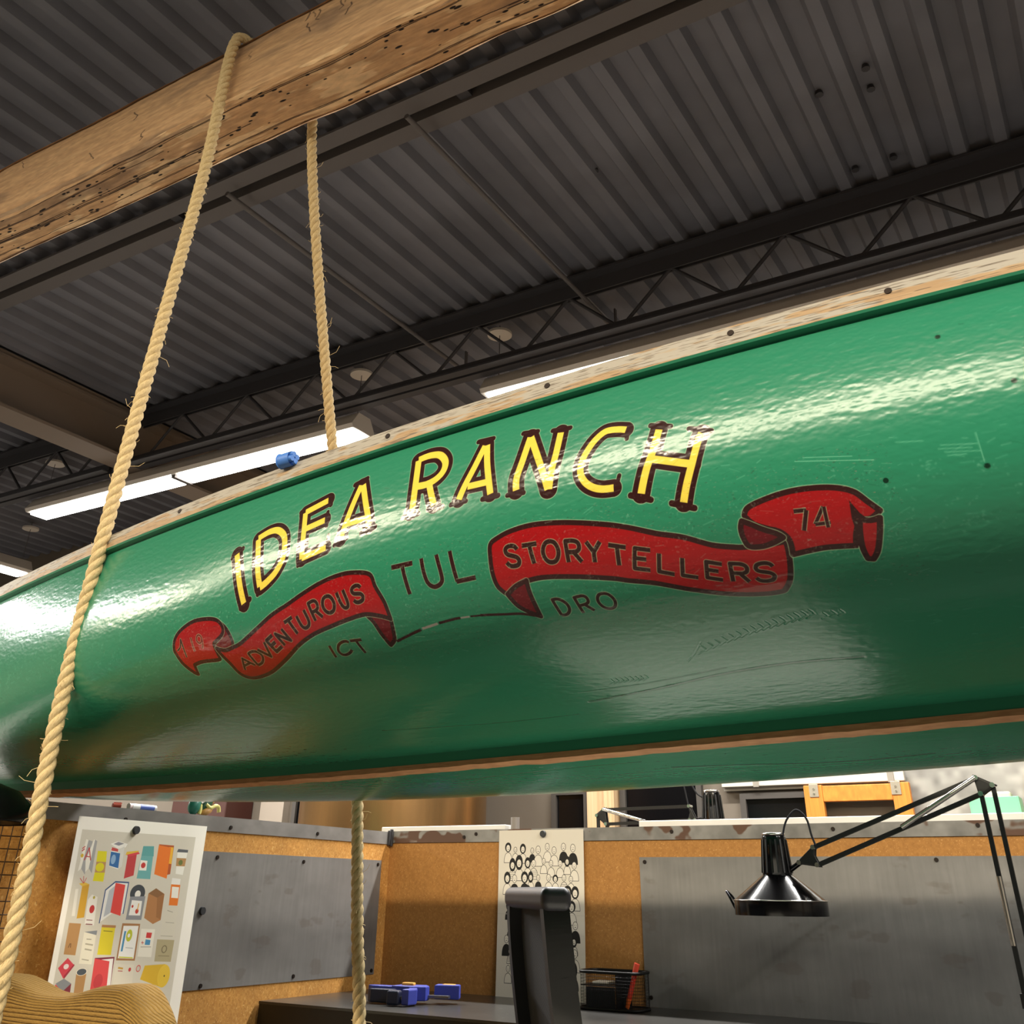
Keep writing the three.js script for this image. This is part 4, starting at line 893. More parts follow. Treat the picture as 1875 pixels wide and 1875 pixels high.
sheetOn('art_poster', 'colourful poster of small printed packages on the left cork partition', 0.406, 0.609, (u, v, d) => {
  const z = -1.614 - 0.408 * u, y = 1.170 - 0.609 * (1 - v), lift = 0.004 + 0.036 * (1 - u) * (0.35 + 0.65 * (1 - v));
  return V3(PX + 0.008 + lift + d, y, z);
}, posterTex);
const crowdTex = canvasTex(768, 1152, (c, w, h) => {
  c.fillStyle = '#ddd6c8'; c.fillRect(0, 0, w, h); seed = 77; c.lineJoin = c.lineCap = 'round';
  const person = (x, y, s) => {
    const dark = rnd() < 0.55, ink = '#1c1a18'; c.strokeStyle = ink; c.lineWidth = 3;
    c.beginPath(); c.moveTo(x - s * 0.9, y + s * 2.6); c.quadraticCurveTo(x - s * 0.9, y + s * 0.9, x, y + s * 0.85); c.quadraticCurveTo(x + s * 0.9, y + s * 0.9, x + s * 0.9, y + s * 2.6); c.closePath(); c.fillStyle = rnd() < 0.3 ? ink : '#e4ddd0'; c.fill(); c.stroke();
    if (dark) { c.fillStyle = ink; c.beginPath(); c.ellipse(x, y - s * 0.05, s * 0.72, s * rr(0.75, 1.2), 0, 0, 7); c.fill(); }
    c.fillStyle = '#e4ddd0'; c.beginPath(); c.ellipse(x, y + s * 0.08, s * 0.46, s * 0.6, 0, 0, 7); c.fill(); c.stroke();
    c.fillStyle = ink; for (const e of [-0.18, 0.18]) { c.beginPath(); c.arc(x + e * s, y, 2, 0, 7); c.fill(); }
    c.beginPath(); c.moveTo(x - s * 0.12, y + s * 0.32); c.lineTo(x + s * 0.12, y + s * 0.32); c.stroke();
    if (rnd() < 0.3) { c.lineWidth = 2; for (let k = 1; k < 5; k++) { c.beginPath(); c.moveTo(x - s * 0.7, y + s * (1 + k * 0.3)); c.lineTo(x + s * 0.7, y + s * (1 + k * 0.3)); c.stroke(); } }
  };
  for (let r = 0; r < 9; r++) for (let k = 0; k < 9; k++) person(95 + k * 71 + (r % 2) * 30 + rr(-14, 14), 130 + r * 100 + rr(-16, 16), rr(32, 48));
  c.fillStyle = '#cfc8ba'; c.fillRect(0, 575, w, 3);
});
sheetOn('crowd_poster', 'black and white poster of a drawn crowd behind the black office chair', 0.29, 0.44, (u, v, d) => V3(-1.73 + 0.289 * u, 1.194 - 0.438 * (1 - v), PZ + 0.008 + 0.006 * Math.pow(1 - v, 2) + 0.003 * Math.sin(u * 3.1) + d), crowdTex);
const magnetGeo = new THREE.CylinderGeometry(0.0085, 0.0095, 0.007, 20);
function magnet(label, p, axis) { const m = single('round_magnet', magnetGeo.clone(), mat(0x2b2d31, 0.5), label, 'magnet', p, 'round magnets'); axis === 'x' ? m.rotation.z = -Math.PI / 2 : m.rotation.x = Math.PI / 2; return m; }
magnet('dark round magnet holding the top of the colourful poster', [PX + 0.0235, 1.149, -1.785], 'x');
magnet('dark round magnet alone on the left steel plate beside the colourful poster', [PX + 0.0065, 0.978, -2.055], 'x');
magnet('dark round magnet holding the top of the black and white poster', [-1.573, 1.183, PZ + 0.0155], 'z');

// ---------------------------------------------------------------- wire grid at the far left
{
  const t = thing('wire_grid', 'brown wire grid fixed to the cork at the left edge of the photo', 'wire grid', [PX + 0.012, 0, 0]);
  const wire = mat(0x4a3626, 0.5, 0.5), zs = -1.508;
  for (let k = 0; k < 18; k++) part('wire', bar(V3(0.003, 0.6, zs + k * 0.0245), V3(0.003, 1.148, zs + k * 0.0245), 0.0013, 5), wire, t);
  for (let k = 0; k < 23; k++) part('wire', bar(V3(0, 1.146 - k * 0.0245, zs), V3(0, 1.146 - k * 0.0245, zs + 17 * 0.0245), 0.0013, 5), wire, t);
  for (const y of [1.1, 0.65]) part('clip', rbox(-0.012, 0.004, y - 0.008, y + 0.008, zs - 0.006, zs + 0.006, 0.002), darkSteel, t);
}

// ---------------------------------------------------------------- desk
const DESK = 0.772;
const deskTop = mat(0xffffff, 0.28, 0.35, { map: withRepeat(dataTex(512, 512, (u, v) => { const s = fbm(u * 6, v * 6, 5, 6, 6), g = 78 + 40 * (s - 0.5), sc = smooth(vnoise(u * 80, v * 160, 80, 160), 0.93, 0.99) * 60; return [g + sc, g * 0.985 + sc, g * 0.96 + sc]; }), 0.8, 0.8) });
{
  const t = thing('desk', 'dark grey steel desk in the corner of the two partitions', 'desk', [0, 0, 0]);
  part('desk_top', (() => { const g = uvBox(PX + 0.008, 1.4, DESK - 0.006, DESK, PZ + 0.005, -2.3); return g; })(), deskTop, t, 'worn dark steel top');
  part('front_edge', box(PX + 0.008, 1.4, DESK - 0.05, DESK - 0.006, -2.335, -2.302), mat(0x1c1917, 0.5), t);
  part('core', box(PX + 0.008, 1.4, DESK - 0.035, DESK - 0.006, PZ + 0.006, -2.335), mat(0x3a2d22, 0.7), t);
  for (const [x, z] of [[-2.09, -2.38], [-2.09, -2.76], [1.3, -2.38], [1.3, -2.76]]) part('leg', box(x - 0.025, x + 0.025, 0, DESK - 0.035, z - 0.025, z + 0.025), darkSteel, t);
}

// ---------------------------------------------------------------- spring-arm desk lamps (drawn in a plane: u along the arm, y up)
function springLamp(label, origin, turn, J, group) {
  const t = thing('desk_lamp', label, 'desk lamp', origin, group); t.rotation.y = turn;
  const P = (p, d = 0) => V3(p[0], p[1], d);
  // head
  const [hx, hy] = J.head, R = J.R ?? 0.102;
  const prof = [[R - 0.004, 0.0], [R, 0.0], [R, 0.027], [R - 0.002, 0.030], [0.036, 0.077], [0.033, 0.079]];
  const head = part('shade', new THREE.LatheGeometry(prof.map((p) => new THREE.Vector2(...p)), 48).translate(hx, hy, 0), new THREE.MeshStandardMaterial({ color: 0x0b0b0d, roughness: 0.16, metalness: 0.25, side: THREE.DoubleSide }), t, 'glossy black shade');
  part('rim_line', new THREE.TorusGeometry(R, 0.0014, 6, 48).rotateX(Math.PI / 2).translate(hx, hy + 0.029, 0), chrome, head);
  part('lamp_socket', new THREE.LatheGeometry([[0.0, 0.079], [0.033, 0.079], [0.027, 0.155], [0.024, 0.161], [0, 0.161]].map((p) => new THREE.Vector2(...p)), 32).translate(hx, hy, 0), blackGloss, t);
  for (let k = 0; k < 16; k++) { const a = k / 16 * Math.PI * 2; part('fin', flatBar(V3(hx + Math.cos(a) * 0.0335, hy + 0.083, Math.sin(a) * 0.0335), V3(hx + Math.cos(a) * 0.0275, hy + 0.15, Math.sin(a) * 0.0275), 0.004, 0.003, V3(Math.cos(a), 0, Math.sin(a))), black, head); }
  part('cap_ring', new THREE.TorusGeometry(0.0235, 0.003, 8, 28).rotateX(Math.PI / 2).translate(hx, hy + 0.161, 0), chrome, t);
  const bulb = part('bulb', new THREE.SphereGeometry(0.028, 20, 14).translate(hx, hy + 0.04, 0), mat(0xdedad0, 0.3), t); bulb.userData.label = 'unlit white bulb';
  part('handle', sweep(spline([V3(hx - R * J.dir, hy + 0.012, -0.012), V3(hx - (R + 0.012) * J.dir, hy + 0.034, -0.010), V3(hx - (R + 0.022) * J.dir, hy + 0.046, 0), V3(hx - (R + 0.012) * J.dir, hy + 0.034, 0.010), V3(hx - R * J.dir, hy + 0.012, 0.012)], 24), 0.0028, 8), chromeDark, t);
  // joints and arms
  const arm = (a, b, name = 'arm_bar') => part(name, flatBar(P(a), P(b), 0.009, 0.009), black, t);
  part('head_stem', bar(P([hx + 0.026 * J.dir, hy + 0.086]), P(J.pivot), 0.0055, 10), chromeDark, t);
  const plate = (pts, d) => { const s = new THREE.Shape(pts.map((p) => new THREE.Vector2(...p))), g = new THREE.ExtrudeGeometry(s, { depth: 0.003, bevelEnabled: true, bevelThickness: 0.001, bevelSize: 0.006, bevelSegments: 2, steps: 1 }); g.translate(0, 0, d); return g; };
  const pl = part('head_bracket', merge([plate([J.pivot, J.a, [(J.a[0] + J.b[0]) / 2 - 0.008 * J.dir, (J.a[1] + J.b[1]) / 2], J.b], 0.006), plate([J.pivot, J.a, [(J.a[0] + J.b[0]) / 2 - 0.008 * J.dir, (J.a[1] + J.b[1]) / 2], J.b], -0.009)]), black, t);
  for (const p of [J.pivot, J.a, J.b]) part('rivet', new THREE.CylinderGeometry(0.0048, 0.0048, 0.026, 12).rotateX(Math.PI / 2).translate(p[0], p[1], 0), chrome, pl);
  arm(J.a, J.e1); arm(J.b, J.e3);
  const ep = part('elbow_plate', merge([plate([J.e1, J.e2, J.e3], 0.006), plate([J.e1, J.e2, J.e3], -0.009)]), black, t);
  for (const p of [J.e1, J.e2, J.e3]) part('rivet', new THREE.CylinderGeometry(0.0052, 0.0052, 0.028, 12).rotateX(Math.PI / 2).translate(p[0], p[1], 0), chrome, ep);
  part('spring_tube', bar(P(J.s1, 0.012), P(J.e1, 0.012), 0.0052, 12), chrome, t, 'silver spring tube');
  arm(J.e3, J.b1); arm(J.e2, J.b2);
  const s2 = [J.e3[0] + (J.b1[0] - J.e3[0]) * 0.42, J.e3[1] + (J.b1[1] - J.e3[1]) * 0.42], s3 = [J.e3[0] + (J.b1[0] - J.e3[0]) * 0.75, J.e3[1] + (J.b1[1] - J.e3[1]) * 0.75];
  part('spring_tube', bar(P(s2, 0.012), P(s3, 0.012), 0.005, 12), chrome, t, 'silver spring tube');
  const mx = (J.b1[0] + J.b2[0]) / 2, my = Math.min(J.b1[1], J.b2[1]);
  part('base', new THREE.LatheGeometry([[0, 0], [0.085, 0], [0.085, 0.014], [0.02, 0.024], [0.014, 0.03], [0.014, my - J.ground + 0.006], [0, my - J.ground + 0.006]].map((p) => new THREE.Vector2(...p)), 32).translate(mx, J.ground, 0), black, t);
  part('base_bracket', box(Math.min(J.b1[0], J.b2[0]) - 0.008, Math.max(J.b1[0], J.b2[0]) + 0.008, my - 0.012, my + 0.012, -0.01, 0.01), black, t);
  if (J.cord) part('cord', sweep(spline(J.cord.map((p) => V3(p[0], p[1], 0.006)), 40), 0.0024, 8), blackMatte, t);
  return t;
}
springLamp('glossy black spring arm desk lamp standing on the dark desk at the right', [-0.758, 0, -2.45], 0, {
  head: [0, 0.993], dir: 1, pivot: [0.055, 1.097], a: [0.09, 1.127], b: [0.095, 1.092], e1: [0.457, 1.256], e2: [0.487, 1.241], e3: [0.461, 1.225], s1: [0.289, 1.164],
  b1: [0.464, 0.86], b2: [0.49, 0.86], ground: DESK, cord: [[0.021, 1.14], [0.03, 1.17], [0.04, 1.187], [0.062, 1.203], [0.082, 1.186], [0.09, 1.15], [0.096, 1.131]],
});
springLamp('second black spring arm lamp, behind the right partition and half hidden', [-1.175, 0, -3.2], 0, {
  head: [0, 1.155], dir: -1, pivot: [-0.058, 1.235], a: [-0.075, 1.275], b: [-0.075, 1.236], e1: [-0.375, 1.272], e2: [-0.4, 1.255], e3: [-0.368, 1.229], s1: [-0.205, 1.228],
  b1: [-0.37, 0.86], b2: [-0.398, 0.86], ground: 0.75, cord: [[-0.02, 1.295], [-0.045, 1.31], [-0.075, 1.36], [-0.095, 1.375], [-0.085, 1.32], [-0.078, 1.28]],
});
{
  const t = thing('desk', 'desk of the next workplace behind the right partition, under the second lamp', 'desk');
  part('desk_top', box(-2.6, 1.4, 0.715, 0.75, -3.75, -2.905), mat(0x6b665f, 0.6), t);
  for (const [x, z] of [[-2.5, -3.65], [-2.5, -3.05], [1.3, -3.65], [1.3, -3.05]]) part('leg', box(x - 0.025, x + 0.025, 0, 0.715, z - 0.025, z + 0.025), darkSteel, t);
}

// ---------------------------------------------------------------- things on the desk
{
  const blue = mat(0x3d47a8, 0.45), dark = mat(0x23273f, 0.5), orange = mat(0xe0a040, 0.5), steel = mat(0x8b8b8b, 0.35, 0.9);
  const t = thing('bar_clamp', 'blue one hand bar clamp with orange parts lying on the dark desk', 'clamp', [-1.80, DESK, -2.5]); t.rotation.y = 0.25;
  const ext = (pts, y0, h, holes) => { const s = new THREE.Shape(pts.map((p) => new THREE.Vector2(...p))); for (const q of holes ?? []) s.holes.push(new THREE.Path(q.map((p) => new THREE.Vector2(...p)))); const g = new THREE.ExtrudeGeometry(s, { depth: h, bevelEnabled: true, bevelThickness: 0.003, bevelSize: 0.003, bevelSegments: 2 }); g.rotateX(Math.PI / 2); g.translate(0, y0 + h + 0.003, 0); return g; };
  part('body', ext([[-0.03, -0.02], [0.035, -0.03], [0.05, -0.005], [0.05, 0.02], [0.02, 0.03], [-0.04, 0.02]], 0.008, 0.026), blue, t);
  part('handle', ext([[-0.03, 0.02], [-0.1, 0.012], [-0.115, 0.0], [-0.1, -0.01], [-0.03, -0.006]], 0.006, 0.026), blue, t);
  part('trigger', ext([[-0.035, 0.05], [-0.09, 0.045], [-0.1, 0.034], [-0.085, 0.026], [-0.03, 0.03]], 0.003, 0.024), dark, t);
  part('jaw', ext([[0.01, 0.028], [0.03, 0.03], [0.04, 0.06], [0.03, 0.085], [0.014, 0.08], [0.02, 0.05]], 0.003, 0.028), blue, t);
  part('jaw_pad', rbox(-0.03, 0.005, 0.002, 0.034, 0.062, 0.09, 0.006), dark, t); part('jaw_pad_pin', rbox(0.005, 0.016, 0.012, 0.022, 0.068, 0.08, 0.003), steel, t);
  part('bar', box(-0.02, 0.11, 0.014, 0.02, -0.012, 0.004), steel, t);
  part('tail_block', ext([[0.062, -0.05], [0.12, -0.055], [0.125, -0.03], [0.065, -0.022]], 0.010, 0.026), blue, t);
  part('release_button', rbox(-0.022, 0.012, 0.036, 0.046, -0.012, 0.006, 0.003), orange, t); part('tail_tab', rbox(0.078, 0.112, 0.037, 0.043, -0.052, -0.034, 0.002), orange, t);
}
{
  const t = thing('pencil_holder', 'black wire mesh desk organiser with a red marker in it', 'organiser', [-1.30, DESK, -2.71]);
  const wireM = mat(0x101012, 0.5, 0.3), W = 0.085, Dp = 0.05, Ht = 0.082, wires = [], ringP = [];
  const rnd4 = 0.03, outline = (y, k = 1) => { const o = []; for (const [cx, cz, a0] of [[W - rnd4, Dp - rnd4, 0], [-W + rnd4, Dp - rnd4, 1], [-W + rnd4, -Dp + rnd4, 2], [W - rnd4, -Dp + rnd4, 3]]) for (let i = 0; i <= 6; i++) { const a = (a0 + i / 6) * Math.PI / 2; o.push(V3((cx + Math.cos(a) * rnd4) * k, y, (cz + Math.sin(a) * rnd4) * k)); } o.push(o[0].clone()); return o; };
  part('top_rim', sweep(outline(Ht), 0.0035, 8), wireM, t); part('bottom_rim', sweep(outline(0.0035), 0.0035, 8), wireM, t); part('floor_plate', box(-W + 0.01, W - 0.01, 0.001, 0.004, -Dp + 0.01, Dp - 0.01), wireM, t);
  const o = new THREE.CatmullRomCurve3(outline(0)), m = [];
  for (const p of o.getSpacedPoints(90)) m.push(bar(V3(p.x, 0.004, p.z), V3(p.x, Ht, p.z), 0.0004, 3));
  for (let y = 0.01; y < Ht; y += 0.007) m.push(sweep(outline(y), 0.0004, 3, false));
  const mm = part('mesh_wall', merge(m), wireM, t, 'fine black mesh'); mm.userData.kind = 'stuff';
  part('divider', box(0.024, 0.027, 0.004, Ht - 0.004, -Dp + 0.004, Dp - 0.004), wireM, t); part('drawer_front', box(-0.06, 0.022, 0.006, 0.05, Dp - 0.006, Dp - 0.003), blackMatte, t);
  part('shelf', box(-W + 0.008, 0.024, 0.052, 0.054, -Dp + 0.006, Dp - 0.006), wireM, t);
}
{
  const t = thing('marker', 'red orange marker pen leaning in the mesh organiser', 'marker', [-1.258, DESK + 0.006, -2.69]); t.rotation.z = -0.33;
  part('barrel', new THREE.CylinderGeometry(0.0062, 0.0062, 0.058, 16).translate(0, 0.05, 0), mat(0xe8402a, 0.4), t); part('cap', new THREE.CylinderGeometry(0.0075, 0.0068, 0.026, 16).translate(0, 0.09, 0), mat(0xff5a40, 0.4), t, 'bright red cap');
  part('tip_section', new THREE.CylinderGeometry(0.0066, 0.005, 0.022, 16).translate(0, 0.012, 0), mat(0xff7a30, 0.4), t, 'orange end');
}
single('paper_scrap', rbox(-0.03, 0.02, 0, 0.006, -0.02, 0.02, 0.002), paper, 'white paper pads on the shelf inside the mesh organiser', 'paper', [-1.325, DESK + 0.0545, -2.71]);

// ---------------------------------------------------------------- black office chair, seen edge on
{
  const f = 10.5 * D2R, far = V3(-0.49 * Math.cos(f) - 0.87 * Math.sin(f), 0, -0.87 * Math.cos(f) + 0.49 * Math.sin(f)), turn = Math.atan2(-far.z, far.x);
  const t = thing('office_chair', 'black office chair with a curved mesh back, standing in front of the desk', 'chair', [-1.135, 0, -2.0]); t.rotation.y = turn;   // local x runs away from the camera
  const W = 0.21, prof = (y) => 0.075 * Math.pow((1.03 - y) / 0.5, 1.5) * (y < 1.03 ? 1 : 0);                      // back leans: local z by height
  const edge = (s) => spline([V3(s * W, 0.52, prof(0.52)), V3(s * W, 0.7, prof(0.7)), V3(s * W, 0.86, prof(0.86)), V3(s * W * 0.99, 0.97, prof(0.97)), V3(s * W * 0.94, 1.015, prof(1.015))], 40);
  const frame = mat(0x0a0a0b, 0.55);
  const slab = (s) => { const pts = edge(s); return merge(pts.slice(0, -1).map((p, i) => { const q = pts[i + 1]; const g = flatBar(p, q.clone().addScaledVector(q.clone().sub(p), 0.15), 0.05, 0.034, V3(1, 0, 0)); return g; })); };
  for (const s of [-1, 1]) part('back_side', slab(s), frame, t);
  part('top_cap', rbox(-W - 0.02, W + 0.02, 1.0, 1.04, -0.03, 0.03, 0.016, 4), mat(0x2b2b30, 0.42), t, 'dark grey padded top');
  part('mesh_back', surface(10, 40, (u, v) => { const y = 0.52 + 0.49 * v; return V3((u * 2 - 1) * W, y, prof(y) + 0.012 * Math.sin(u * Math.PI)); }), new THREE.MeshStandardMaterial({ color: 0x3a3a3d, roughness: 0.85, side: THREE.DoubleSide, bumpMap: withRepeat(dataTex(64, 64, (u, v) => { const k = (Math.floor(u * 16) + Math.floor(v * 16)) % 2 ? 220 : 60; return [k, k, k]; }, false), 8, 14), bumpScale: 0.0008 }), t, 'grey mesh panel');
  part('back_bracket', rbox(-0.03, 0.03, 0.40, 0.62, prof(0.52) + 0.0, prof(0.52) + 0.035, 0.01), frame, t);
  part('seat', rbox(-0.23, 0.23, 0.42, 0.49, 0.06, 0.52, 0.03, 4), mat(0x1a1a1d, 0.8), t);
  part('gas_column', new THREE.CylinderGeometry(0.025, 0.03, 0.32, 16).translate(0, 0.26, 0.28), chromeDark, t);
  for (let k = 0; k < 5; k++) {
    const a = k / 5 * 6.283, c = V3(Math.cos(a) * 0.28, 0.06, 0.28 + Math.sin(a) * 0.28), l = part('leg', bar(V3(0, 0.11, 0.28), c, 0.018, 8), frame, t);
    part('caster', new THREE.CylinderGeometry(0.028, 0.028, 0.04, 14).rotateZ(Math.PI / 2).translate(c.x, 0.028, c.z), black, l);
  }
}
// ---------------------------------------------------------------- corduroy chair
{
  const ribs = dataTex(64, 512, (u, v, x, y) => { const r = Math.abs(Math.sin(v * Math.PI * 32)), n = vnoise(x * 0.6, y * 0.5) * 0.25; const k = 255 * clamp(Math.pow(r, 0.5) * 0.85 + n - 0.1, 0, 1); return [k, k, k]; }, false);
  const ribCol = dataTex(128, 512, (u, v, x, y) => { const n = vnoise(x * 0.9, y * 0.9); return mix3([138, 107, 50], [160, 126, 62], n); });
  const cord = mat(0xffffff, 0.95, 0, { map: withRepeat(ribCol, 6.4, 6.4), bumpMap: withRepeat(ribs, 6.4, 6.4), bumpScale: 0.003 });
  const t = thing('corduroy_chair', 'mustard corduroy upholstered chair at the lower left corner of the photo', 'chair', [-1.84, 0, -1.45]); t.rotation.y = Math.PI;
  const topY = (x) => { const a = Math.abs(x); return 0.826 + 0.024 * smooth(a, 0.02, 0.17) - 0.05 * smooth(a, 0.19, 0.27) - 0.02 * smooth(a, 0.24, 0.262); };
  const half = 0.262, out = [[-half, 0.45]];
  for (let k = 0; k <= 60; k++) { const x = -half + k / 60 * 2 * half; out.push([x, topY(x)]); }
  out.push([half, 0.45]);
  const back = new THREE.ExtrudeGeometry(new THREE.Shape(out.map((p) => new THREE.Vector2(...p))), { depth: 0.05, bevelEnabled: true, bevelThickness: 0.024, bevelSize: 0.026, bevelSegments: 8, curveSegments: 4 });
  back.translate(0, 0, -0.025);
  { const p = back.attributes.position, uv = back.attributes.uv; for (let k = 0; k < p.count; k++) uv.setXY(k, p.getX(k), p.getY(k) - 0.3 * (topY(clamp(p.getX(k), -half, half)) - 0.85) + 0.5 * p.getZ(k)); }
  part('back_cushion', back, cord, t, 'ribbed mustard corduroy');
  part('seat_cushion', rbox(-0.27, 0.27, 0.36, 0.46, -0.02, 0.44, 0.04, 4), cord, t);
  const wood = mat(0x5a3a22, 0.5);
  for (const [x, z] of [[-0.23, 0.0], [0.23, 0.0], [-0.23, 0.38], [0.23, 0.38]]) part('leg', bar(V3(x, 0, z), V3(x * 0.92, 0.37, z), 0.017, 10), wood, t);
}

// ---------------------------------------------------------------- things on the left partition's top rail
{
  const t = thing('pen_cap', 'tiny red pen cap lying on the left partition rail', 'pen cap', [-2.175, PTOP, -1.75]); t.rotation.y = 1.2;
  part('cap', new THREE.CylinderGeometry(0.006, 0.006, 0.02, 12).rotateZ(Math.PI / 2).translate(0, 0.006, 0), mat(0xb2452f, 0.5), t); part('clip', rbox(-0.008, 0.012, 0.011, 0.0135, -0.0015, 0.0015, 0.0007), mat(0xb2452f, 0.5), t);
}
{
  const t = thing('marker', 'white and blue marker lying on the left partition rail', 'marker', [-2.175, PTOP, -1.833]); t.rotation.y = Math.PI / 2;
  part('barrel', new THREE.CylinderGeometry(0.007, 0.007, 0.075, 14).rotateZ(Math.PI / 2).translate(0, 0.007, 0), mat(0xe9e6e4, 0.4), t); part('label_band', new THREE.CylinderGeometry(0.0073, 0.0073, 0.045, 14).rotateZ(Math.PI / 2).translate(0.008, 0.007, 0), mat(0x4a63b4, 0.4), t, 'blue printed band'); part('end_cap', new THREE.CylinderGeometry(0.0074, 0.006, 0.012, 14).rotateZ(Math.PI / 2).translate(-0.041, 0.007, 0), mat(0xd7c3c3, 0.4), t);
}
{
  const t = thing('plastic_toy', 'small green, tan and yellow plastic toy holding a white stick on the left rail', 'toy', [-2.178, PTOP, -2.03]); t.rotation.y = Math.PI / 2;
  const g = mat(0x1f6b5a, 0.4), y = mat(0xd8cf7a, 0.5), tan = mat(0xb88a4e, 0.55);
  const blob = (x, yy, z, a, b, c, r = 0) => new THREE.SphereGeometry(1, 18, 12).scale(a, b, c).rotateZ(r).translate(x, yy, z);
  part('shell', blob(-0.028, 0.022, 0, 0.019, 0.022, 0.014, -0.4), g, t, 'green shell'); part('torso', blob(0.012, 0.03, 0, 0.026, 0.014, 0.012, 0.7), mat(0x1d4a34, 0.4), t); part('belly', blob(0.012, 0.012, 0.004, 0.02, 0.010, 0.012, 0.35), tan, t);
  part('head', blob(0.028, 0.04, 0, 0.012, 0.010, 0.010, 0.5), tan, t); part('arm', sweep(spline([V3(0.004, 0.028, 0.008), V3(0.018, 0.02, 0.012), V3(0.034, 0.026, 0.012), V3(0.048, 0.024, 0.01), V3(0.052, 0.012, 0.01)], 24), 0.005, 8), y, t, 'pale yellow arm'); part('leg', sweep([V3(-0.014, 0.026, 0.006), V3(-0.014, 0.014, 0.008), V3(-0.016, 0.004, 0.008)], 0.0055, 8), y, t); part('leg', sweep([V3(0.014, 0.012, 0.0), V3(0.016, 0.004, 0.0)], 0.005, 8), y, t);
  part('stick', bar(V3(-0.014, 0.03, 0.008), V3(0.014, 0.046, 0.008), 0.0035, 8), white, t, 'white stick');
}
// ---------------------------------------------------------------- dark shade at the far left
{
  const t = thing('lamp_shade', 'glossy black lamp shade on the rail at the left edge of the photo', 'lamp shade', [-1.918, 1.11, -1.186]);
  part('shade', new THREE.LatheGeometry([[0.13, 0.02], [0.132, 0.022], [0.128, 0.05], [0.1, 0.075], [0.05, 0.092], [0, 0.098]].map((p) => new THREE.Vector2(...p)), 48), new THREE.MeshStandardMaterial({ color: 0x0c0b0c, roughness: 0.2, side: THREE.DoubleSide }), t);
  part('clamp_arm', sweep(spline([V3(0, 0.095, 0), V3(-0.06, 0.115, 0.06), V3(-0.2, 0.11, 0.13), V3(-0.25, 0.088, 0.14)], 20), 0.006, 8), black, t);
}

